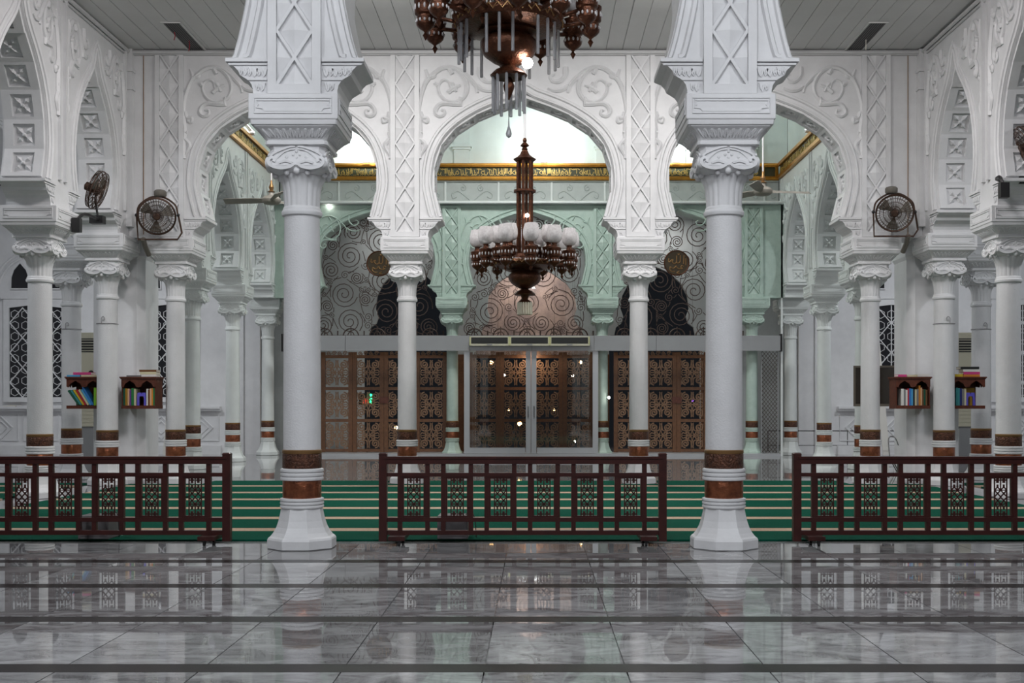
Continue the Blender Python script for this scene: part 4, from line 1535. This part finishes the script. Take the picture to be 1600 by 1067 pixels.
# ceiling vents
for X, sd in ((-944, 'left'), (890, 'right')):
    t = thing('ceiling_vent', 'dark slotted air vent in the ceiling on the %s' % sd, 'vent', (X, 3120, 1213.4), 0, 'ceiling air vents')
    mb = MB()
    mb.box(-26, -21, -138, 138, -1.5, 1)
    mb.box(21, 26, -138, 138, -1.5, 1)
    mb.box(-21, 21, -138, -133, -1.5, 1)
    mb.box(-21, 21, 133, 138, -1.5, 1)
    mb.build('frame', 'ceiling', t)
    MB().box(-21, 21, -133, 133, -0.2, 0.8).build('recess', 'dark', t)
    sl = mesh_of(MB().box(-1, 1, -133, 133, -1.2, -0.2), 'slat', 'grey_box')
    for k in range(7):
        put('slat', sl, t, (-18 + 6 * k, 0, 0))
    if sd == 'left':
        for (x, y, l) in ((-14, -60, 22), (4, 10, 30)):
            MB().tube([(x, y, -0.5), (x + 2, y, -l * 0.5), (x - 1, y, -l)], 1.1, 4).build('ribbon', 'red', t)
    else:
        MB().tube([(6, 0, -0.5), (6, 0, -30)], 1.1, 4).build('ribbon', 'paper', t)


# ------------------------------------------------------------------ fans
def fan_head(parent, c, nrm, R, tag_grey=True):
    """guard, blades and hub built around c, facing nrm"""
    nv = Vector(nrm).normalized()
    q = Vector((0, -1, 0)).rotation_difference(nv)
    c = Vector(c)

    def T(x, y, z):
        return c + q @ Vector((x, y, z))
    g = MB()
    for y, rr in ((-9, R * 0.96), (0, R), (9, R * 0.96)):
        g.tube([T(rr * math.cos(a), y, rr * math.sin(a)) for a in [2 * PI * k / 30 for k in range(30)]], 1.8 if y == 0 else 1.2, 5, True)
    for f in (0.35, 0.6, 0.8):
        for y in (-13, 13):
            g.tube([T(R * f * math.cos(a), y * (1.05 - 0.2 * f), R * f * math.sin(a)) for a in [2 * PI * k / 24 for k in range(24)]], 0.7, 4, True)
    for k in range(40):
        a = 2 * PI * k / 40
        for sy in (-1, 1):
            g.tube([T(R * 0.2 * math.cos(a), sy * 14, R * 0.2 * math.sin(a)), T(R * 0.7 * math.cos(a), sy * 13, R * 0.7 * math.sin(a)), T(R * math.cos(a), sy * 5, R * math.sin(a))], 0.55, 3)
    g.build('guard', 'fan_metal', parent)
    for k in range(3):
        a0 = 2 * PI * k / 3 + 0.4
        b = MB()
        i = len(b.v)
        for f, w, tw in ((0.16, 0.10, 3.5), (0.5, 0.34, 4), (0.8, 0.42, 3.5), (0.92, 0.30, 2.5)):
            for sg in (-1, 1):
                an = a0 + sg * w
                for th in (-0.5, 0.5):
                    b.v.append(T(R * f * math.cos(an), sg * tw + th, R * f * math.sin(an)))
        for r in range(3):
            o = i + r * 4
            b.f += [(o, o + 4, o + 6, o + 2), (o + 1, o + 3, o + 7, o + 5), (o, o + 1, o + 5, o + 4), (o + 2, o + 6, o + 7, o + 3)]
        b.f += [(i, i + 2, i + 3, i + 1), (i + 12, i + 13, i + 15, i + 14)]
        b.build('blade', 'fan_grey', parent)
    MB().tube([T(0, -15, 0), T(0, -12, 0), T(0, 16, 0), T(0, 30, 0), T(0, 33, 0)], [7, 10, 11, 11, 5], 14).build('motor', 'fan_metal', parent, True)
    return T


def stand_fan(px, py, s, flip, label):
    p = P(px, py, s)
    t = thing('wall_fan', label, 'fan', p, 0, 'round industrial fans')
    nrm = (0.28 * flip, -1, -0.28)
    T = fan_head(t, (0, 0, 0), nrm, 50)
    MB().tube(smooth_path([(-56, 4, 4), (-50, 4, 30), (-24, 4, 50), (0, 4, 55), (24, 4, 50), (50, 4, 30), (56, 4, 4)], 4), 2.6, 6).build('yoke', 'fan_metal', t, True)
    MB().tube([(-57, 4, 6), (-54, 8, -62), (54, 8, -62), (66, 8, -44), (57, 4, 6)], 2.8, 6).build('stand_frame', 'fan_metal', t, True)
    MB().lathe([(14, 0), (17, 4), (17, 14), (13, 18)], 14, (8 * flip, 4, 54)).build('control_box', 'fan_grey', t, True)
    for sg in (-1, 1):
        MB().sphere((57 * sg, 4, 4), 5, 8, 5).build('pivot_knob', 'black', t, True)
    MB().tube([(-flip * 40, 8, -60), (-flip * 42, 30, -78), (-flip * 38, 50, -100)], 7, 8).build('mount_arm', 'fan_grey', t, True)
    return t


stand_fan(245, 338, 0.572, 1, 'brown round fan on a tube frame beside the left pier')
stand_fan(1398, 333, 0.572, -1, 'brown round fan on a tube frame beside the right pier')


def arm_fan(c, flip, label, base):
    t = thing('wall_fan', label, 'fan', c, 0, 'round industrial fans')
    fan_head(t, (0, 0, 0), (0.93 * flip, 0.10, -0.36), 50)
    MB().tube(smooth_path([(-6 * flip, 3, 4), (-5 * flip, 3, -30), (0, 3, -66)], 3), 3, 6).build('yoke', 'black', t, True)
    MB().box(-17, 17, -10, 14, -86, -66).build('swivel_block', 'black', t)
    bx = Vector(base) - Vector(c)
    MB().tube(smooth_path([(-12 * flip, 3, -76), ((bx.x - 6 * flip) * 0.8, 3, -76), (bx.x, bx.y * 0.7, -80), (bx.x, bx.y, -104)], 4), 4, 6).build('arm', 'black', t, True)
    MB().box(bx.x - 10, bx.x + 10, bx.y - 8, bx.y + 8, -132, -98).build('wall_bracket', 'black', t)
    return t


p = P(152, 297, 0.61)
arm_fan(p, 1, 'dark fan seen edge on reaching out from the left side column', (XL + 80, 2790, 700))
p = P(1602, 230, 0.672)
arm_fan(p, -1, 'dark fan cut by the right edge of the picture', (XR - 80, 2600, 700))


def ceiling_fan(px, py, s, rot, label):
    p = P(px, py, s)
    t = thing('ceiling_fan', label, 'ceiling fan', p, 0, 'long rod ceiling fans')
    MB().tube([(0, 0, 22), (0, 0, 1213 - p.z)], 2.0, 8).build('rod', 'plaster', t, True)
    MB().lathe([(10, 22), (4, 26), (7, 34), (3, 44), (2, 52)], 12).build('coupling', 'copper_lip', t, True)
    MB().lathe([(4, -12), (18, -10), (24, -4), (25, 2), (20, 9), (8, 13), (5, 24)], 20).build('motor', 'fan_beige', t, True)
    MB().lathe([(4, 0), (16, 2), (16, 10), (14, 12)], 16, (0, 0, 1201 - p.z)).build('canopy', 'plaster', t, True)
    for k in range(3):
        a = rot + 2 * PI * k / 3
        d = Vector((math.cos(a), math.sin(a), 0))
        n_ = Vector((-d.y, d.x, 0))
        b = MB()
        i = len(b.v)
        for f, w in ((22, 5), (44, 11), (120, 13), (128, 9)):
            for sg in (-1, 1):
                for th in (-0.7, 0.7):
                    b.v.append(d * f + n_ * w * sg + Vector((0, 0, sg * 4.5 + th)))
        for r in range(3):
            o = i + r * 4
            b.f += [(o, o + 4, o + 6, o + 2), (o + 1, o + 3, o + 7, o + 5), (o, o + 1, o + 5, o + 4), (o + 2, o + 6, o + 7, o + 3)]
        b.f += [(i, i + 2, i + 3, i + 1), (i + 12, i + 13, i + 15, i + 14)]
        b.build('blade', 'fan_beige', t)


ceiling_fan(424, 313, 0.6, PI - 0.12, 'ceiling fan on a long rod left of the big left column')
ceiling_fan(1192, 299, 0.6, 0.15, 'ceiling fan on a long rod right of the big right column')

# ------------------------------------------------------------------ bookshelves and books
BC = {'green': (0.02, 0.20, 0.06), 'dark green': (0.01, 0.09, 0.05), 'yellow': (0.62, 0.45, 0.03), 'orange': (0.60, 0.22, 0.03), 'red': (0.42, 0.02, 0.03), 'blue': (0.03, 0.17, 0.48),
      'navy': (0.02, 0.03, 0.14), 'violet': (0.16, 0.05, 0.26), 'white': (0.70, 0.69, 0.66), 'brown': (0.16, 0.07, 0.025), 'teal': (0.04, 0.24, 0.25), 'grey': (0.20, 0.20, 0.21),
      'black': (0.015, 0.015, 0.015), 'pink': (0.60, 0.05, 0.22), 'lime': (0.22, 0.50, 0.03), 'cream': (0.62, 0.57, 0.38), 'light blue': (0.08, 0.35, 0.60), 'peach': (0.70, 0.42, 0.25), 'mustard': (0.36, 0.20, 0.02)}
for k_, c_ in BC.items():
    M['book_' + k_] = mat('book_cover_' + k_.replace(' ', '_'), c_, 0.45)
NTH = ['first', 'second', 'third', 'fourth', 'fifth', 'sixth', 'seventh', 'eighth', 'ninth', 'tenth', 'eleventh', 'twelfth', 'thirteenth', 'fourteenth', 'fifteenth']


def book(x, y, z, w, h, d, colr, label, rot=0.0, group=None, flat=False):
    """standing book with its spine to the viewer; flat books lie on a cover"""
    t = thing('book', label, 'book', (x, y, z), 0, group)
    if rot:
        t.rotation_euler = (0, rot, 0)
    c = MB()
    if not flat:
        c.box(0, w, 0, 1.2, 0, h)
        c.box(0, 0.9, 1.2, d, 0, h)
        c.box(w - 0.9, w, 1.2, d, 0, h)
        pg = MB().box(0.95, w - 0.95, 1.3, d - 1, 0.8, h - 0.8)
    else:
        c.box(0, w, 0, 1.2, 0, h)
        c.box(0, w, 1.2, d, 0, 0.9)
        c.box(0, w, 1.2, d, h - 0.9, h)
        pg = MB().box(0.8, w - 0.8, 1.3, d - 1, 0.95, h - 0.95)
    c.build('cover', 'book_' + colr, t)
    pg.build('pages', 'paper', t)
    return t


def shelf(x0, x1, label, open_left=False, open_right=False):
    YF, YBk = 3235, 3299.5
    t = thing('bookshelf', label, 'bookshelf', ((x0 + x1) / 2, YF, 212), 0, 'carved wall bookshelves on the piers')
    hw = (x1 - x0) / 2
    D = YBk - YF
    MB().box(-hw, hw, 0, D, 0, 9).build('bottom_board', 'shelf_wood', t)
    q = MB().box(-hw - 4, hw + 4, -4, D, 86, 90)
    q.box(-hw - 2, hw + 2, -2, D, 83, 86)
    q.build('top_board', 'shelf_wood', t)
    MB().box(-hw + 3, hw - 3, D - 3, D - 0.3, 9, 83).build('back_board', 'shelf_wood', t)
    # scalloped fringe with two ogee openings
    pts = [(-hw, 83), (-hw, 62), (-hw + 6, 60)]
    for c in (-hw / 2, hw / 2):
        w = hw / 2 - 7
        pts += [(c - w, 62), (c - w * 0.8, 70), (c - w * 0.35, 75), (c, 79), (c + w * 0.35, 75), (c + w * 0.8, 70), (c + w, 62), (c + w + 4, 60)]
    pts += [(hw, 62), (hw, 83)]
    MB().poly(pts, 0, 3).build('fringe', 'shelf_wood', t)
    for sg, op in ((-1, open_left), (1, open_right)):
        a = hw * sg
        lo, hi = (a, a + 3) if sg < 0 else (a - 3, a)
        if not op:
            sp = [(3, 9), (D - 3, 9), (D - 3, 83), (3, 83)]
            MB().poly(sp, lo, hi, 'yz').build('side_board', 'shelf_wood', t)
        else:
            MB().poly([(3, 83), (3, 62), (8, 60), (14, 72), (24, 60), (30, 72), (40, 60), (D - 3, 62), (D - 3, 83)], lo, hi, 'yz').build('side_fringe', 'shelf_wood', t)
    return t


YBOOK = 3240
shelf(-1316, -1216, 'carved red brown bookshelf on the outer side of the left pier with leaning books', True, False)
shelf(-1162, -1066, 'carved red brown bookshelf on the inner side of the left pier with a violet stand')
shelf(1014, 1110, 'carved red brown bookshelf on the inner side of the right pier with upright books')
shelf(1164, 1264, 'carved red brown bookshelf on the outer side of the right pier with a violet stand', False, True)
ZB = 221.2
# outer left: leaning then upright
g = 'books on the outer left shelf'
lean = [('dark green', 0.62), ('teal', 0.60), ('yellow', 0.58), ('red', 0.56), ('cream', 0.55), ('light blue', 0.54), ('blue', 0.52)]
for k, (c, r) in enumerate(lean):
    rr = -r
    x = -1286 + k * 6.7
    book(x, YBOOK + (k % 3), ZB + 0.2, 5.2, 50 if c != 'blue' else 58, 34, c, '%s book leaning left on the outer left shelf, %s of the leaning ones' % (c, NTH[k]), rr, g)
xx = -1241
for k, (c, w, h) in enumerate((('lime', 7, 50), ('orange', 6, 50), ('violet', 6, 50))):
    book(xx, YBOOK, ZB, w, h, 34, c, '%s book standing upright on the outer left shelf beside the column' % c, 0, g)
    xx += w + 0.4
# inner left
g = 'books on the inner left shelf'
seq = [('dark green', 5, 48), ('mustard', 6, 48), ('peach', 5, 47), ('violet', 4, 44), ('green', 7, 49), ('cream', 5, 47)]
xx = -1158
for k, (c, w, h) in enumerate(seq):
    book(xx, YBOOK, ZB, w, h, 34, c, '%s book on the inner left shelf, %s from its left end' % (c, NTH[k]), 0, g)
    xx += w + 0.6
xx = -1093
for k, (c, w, h) in enumerate((('white', 4, 47), ('brown', 5, 44), ('peach', 4, 48), ('orange', 4, 49), ('green', 4, 49))):
    book(xx, YBOOK, ZB, w, h, 34, c, '%s book on the inner left shelf right of the violet stand, %s one' % (c, NTH[k]), 0, g)
    xx += w + 0.5
# inner right
g = 'books on the inner right shelf'
seq = [('white', 7, 47), ('grey', 5, 46), ('white', 5, 44), ('red', 4, 48), ('blue', 6, 48), ('light blue', 4, 47), ('black', 5, 46), ('cream', 5, 45), ('grey', 5, 46), ('orange', 5, 56), ('peach', 4, 50), ('brown', 4, 46), ('dark green', 5, 45), ('brown', 5, 44)]
xx = 1030
for k, (c, w, h) in enumerate(seq):
    book(xx, YBOOK, ZB, w, h, 34, c, '%s book on the inner right shelf, %s from its left end' % (c, NTH[k]), 0, g)
    xx += w + 0.35
# outer right
g = 'books on the outer right shelf'
xx = 1184
for k, (c, w, h) in enumerate((('teal', 5, 50), ('teal', 5, 49), ('navy', 6, 48), ('grey', 6, 47), ('cream', 5, 47))):
    book(xx, YBOOK, ZB, w, h, 34, c, '%s book on the outer right shelf, %s beside the column' % (c, NTH[k]), 0, g)
    xx += w + 0.4
book(1214, YBOOK + 20, ZB, 30, 50, 8, 'mustard', 'mustard book facing forward at the end of the outer right shelf', 0, g)
# books lying on top of the shelves
g = 'books lying on top of the shelves'
ZT = 302.3
for (x, z, w, h, c, lb) in ((-1318, 0, 38, 5, 'light blue', 'light blue book lying at the left end on top of the outer left shelf'), (-1278, 0, 44, 5, 'cream', 'cream book lying on top of the outer left shelf under the pink one'),
                            (-1300, 5.3, 50, 7, 'pink', 'pink book lying uppermost on top of the outer left shelf'),
                            (-1150, 0, 40, 4, 'grey', 'thin grey book lying on the left of the inner left shelf top'), (-1108, 0, 42, 6, 'white', 'white book lowest of the pile on the inner left shelf'),
                            (-1112, 6.3, 46, 7, 'cream', 'cream book second in the pile on the inner left shelf'), (-1114, 13.6, 48, 6, 'brown', 'brown book uppermost of the pile on the inner left shelf'),
                            (1022, 0, 24, 6, 'pink', 'small pink book lying at the left end of the inner right shelf top'), (1048, 0, 28, 5, 'cream', 'cream book lying in the middle of the inner right shelf top'),
                            (1078, 0, 32, 7, 'white', 'white book lying at the right end of the inner right shelf top'),
                            (1182, 0, 22, 7, 'yellow', 'yellow book lying on the outer right shelf beside the column'), (1206, 0, 46, 6, 'orange', 'orange book lowest of the pile on the outer right shelf'),
                            (1206, 6.3, 46, 7, 'pink', 'pink book second in the pile on the outer right shelf'), (1205, 13.6, 46, 7, 'white', 'white book third in the pile on the outer right shelf'),
                            (1198, 20.9, 52, 7, 'black', 'black book uppermost of the pile on the outer right shelf')):
    book(x, YBOOK + 2, ZT + z, w, h, 36, c, lb, 0, g, True)
# violet folding book stands
M['violet_plastic'] = mat('violet_plastic', (0.12, 0.10, 0.55), 0.4)
for x, lb in ((-1108, 'violet folding book stand on the inner left shelf'), (1226, 'violet folding book stand on the outer right shelf')):
    t = thing('book_stand', lb, 'book stand', (x, YBOOK + 3, ZB), 0, 'violet folding book stands')
    for sg in (-1, 1):
        MB().poly([(sg * 7, 0), (sg * 13, 0), (sg * 12, 30), (sg * 11, 36), (sg * 2, 36), (0, 30), (0, 26), (sg * 5, 26), (sg * 7, 20)], 0, 6).build('leaf', 'violet_plastic', t)

# ------------------------------------------------------------------ furniture round the piers
for x, lb, sd in ((146, 'cream standing air conditioner behind the left pier', -1), (1508, 'cream standing air conditioner behind the right pier', 1)):
    p = P(x, 600, 0.46)
    t = thing('air_conditioner', lb, 'air conditioner', (p.x, p.y, 0), 0, 'standing air conditioners')
    MB().loft([(0, 38, 4), (6, 38, 4), (150, 36, 4)]).build('pedestal', 'alu', t)
    MB().loft([(150, 43, 5), (152, 45, 5), (460, 45, 5), (466, 42, 5)]).build('body', 'cream', t)
    MB().box(-38, 38, -46.5, -45, 400, 446).build('outlet_grille', 'dark', t)
    sl = mesh_of(MB().box(-38, 38, -48, -46.5, -1.2, 1.2), 'louver', 'cream')
    for k in range(5):
        put('louver', sl, t, (0, 0, 405 + 9 * k))
    for k in range(8):
        put('louver', sl, t, (0, 1, 165 + 13 * k))
    MB().tube([(10, -46, 330), (10, -48, 330)], 9, 14).build('dial', 'black', t)

p = P(1369, 603, 0.497)
t = thing('television', 'dark television on a stand behind the slim right column', 'television', (p.x, p.y, 0), -0.2)
MB().box(-69, 69, -4, 5, p.z - 64, p.z + 64).build('bezel', 'bezel', t)
MB().box(-63, 63, -5, -4, p.z - 56, p.z + 58).build('screen', 'screen', t)
MB().tube([(0, 3, 4), (0, 3, p.z - 60)], 6, 8).build('pole', 'black', t, True)
MB().loft([(0, 40, 20), (4, 38, 20)]).build('stand_foot', 'black', t)

# low metal rail along the right side of the domed room
t = thing('metal_rail', 'thin dark metal rail running past the pale right columns', 'railing', P(1300, 708, 0.345) * 1.0)
t.location.z = 0
L = 300
MB().tube([(-290, 0, 106), (320, 0, 106)], 2.2, 6).build('top_bar', 'rail_metal', t)
MB().tube([(-290, 0, 40), (320, 0, 40)], 1.6, 6).build('lower_bar', 'rail_metal', t)
for X in (-290, -190, -60, 70, 200, 320):
    MB().tube([(X, 0, 0), (X, 0, 106)], 2.0, 6).build('post', 'rail_metal', t)

# folding metal frame near the right pier
p = P(1398, 0, 0.56)
t = thing('folding_stool', 'thin metal folding stool with bent tubes before the right pier', 'stool', (p.x, p.y - 30, 5))
for y in (-9, 9):
    MB().tube([(-20, y, 0), (16, y, 66)], 1.6, 6).build('leg', 'chrome', t, True)
    MB().tube([(16, y, 0), (-18, y, 66)], 1.6, 6).build('leg', 'rail_metal', t, True)
MB().box(-24, 22, -11, 11, 66, 69).build('seat', 'black', t)
MB().tube(smooth_path([(-20, 9, 69), (-24, 9, 120), (-16, 9, 130), (-4, 9, 124), (4, 9, 106)], 4), 1.8, 6).build('back_tube', 'chrome', t, True)

# leaning boards beside the inner windows
for x, lb in ((248, 'pale board leaning against the wall beside the left inner window'), (1396, 'pale board leaning against the wall beside the right inner window')):
    p = P(x, 560, 0.36)
    sg = 1 if x < 800 else -1
    t = thing('leaning_board', lb, 'board', (p.x, 5100, 0), 0, 'pale boards leaning at the windows')
    R = Matrix.Rotation(sg * 0.06, 3, 'Y') @ Matrix.Rotation(-0.10, 3, 'X')
    MB().box(-15, 15, -3, 3, 2, 640, R, (0, 0, 0)).build('plank', 'board', t)
    MB().box(-15, 15, -4.5, -3, 20, 30, R, (0, 0, 0)).build('batten', 'board', t)

# papers on the wainscot ledge by the left window
t = thing('paper_stack', 'loose white papers on the ledge under the far left window', 'papers', (-2362, YA - 22, 216.2))
MB().box(-34, 20, -7, 7, 0, 3).build('sheet', 'paper', t)
MB().box(-10, 44, -6, 6, 3.1, 6, Matrix.Rotation(0.12, 3, 'Z'), (0, 0, 3)).build('sheet', 'board', t)
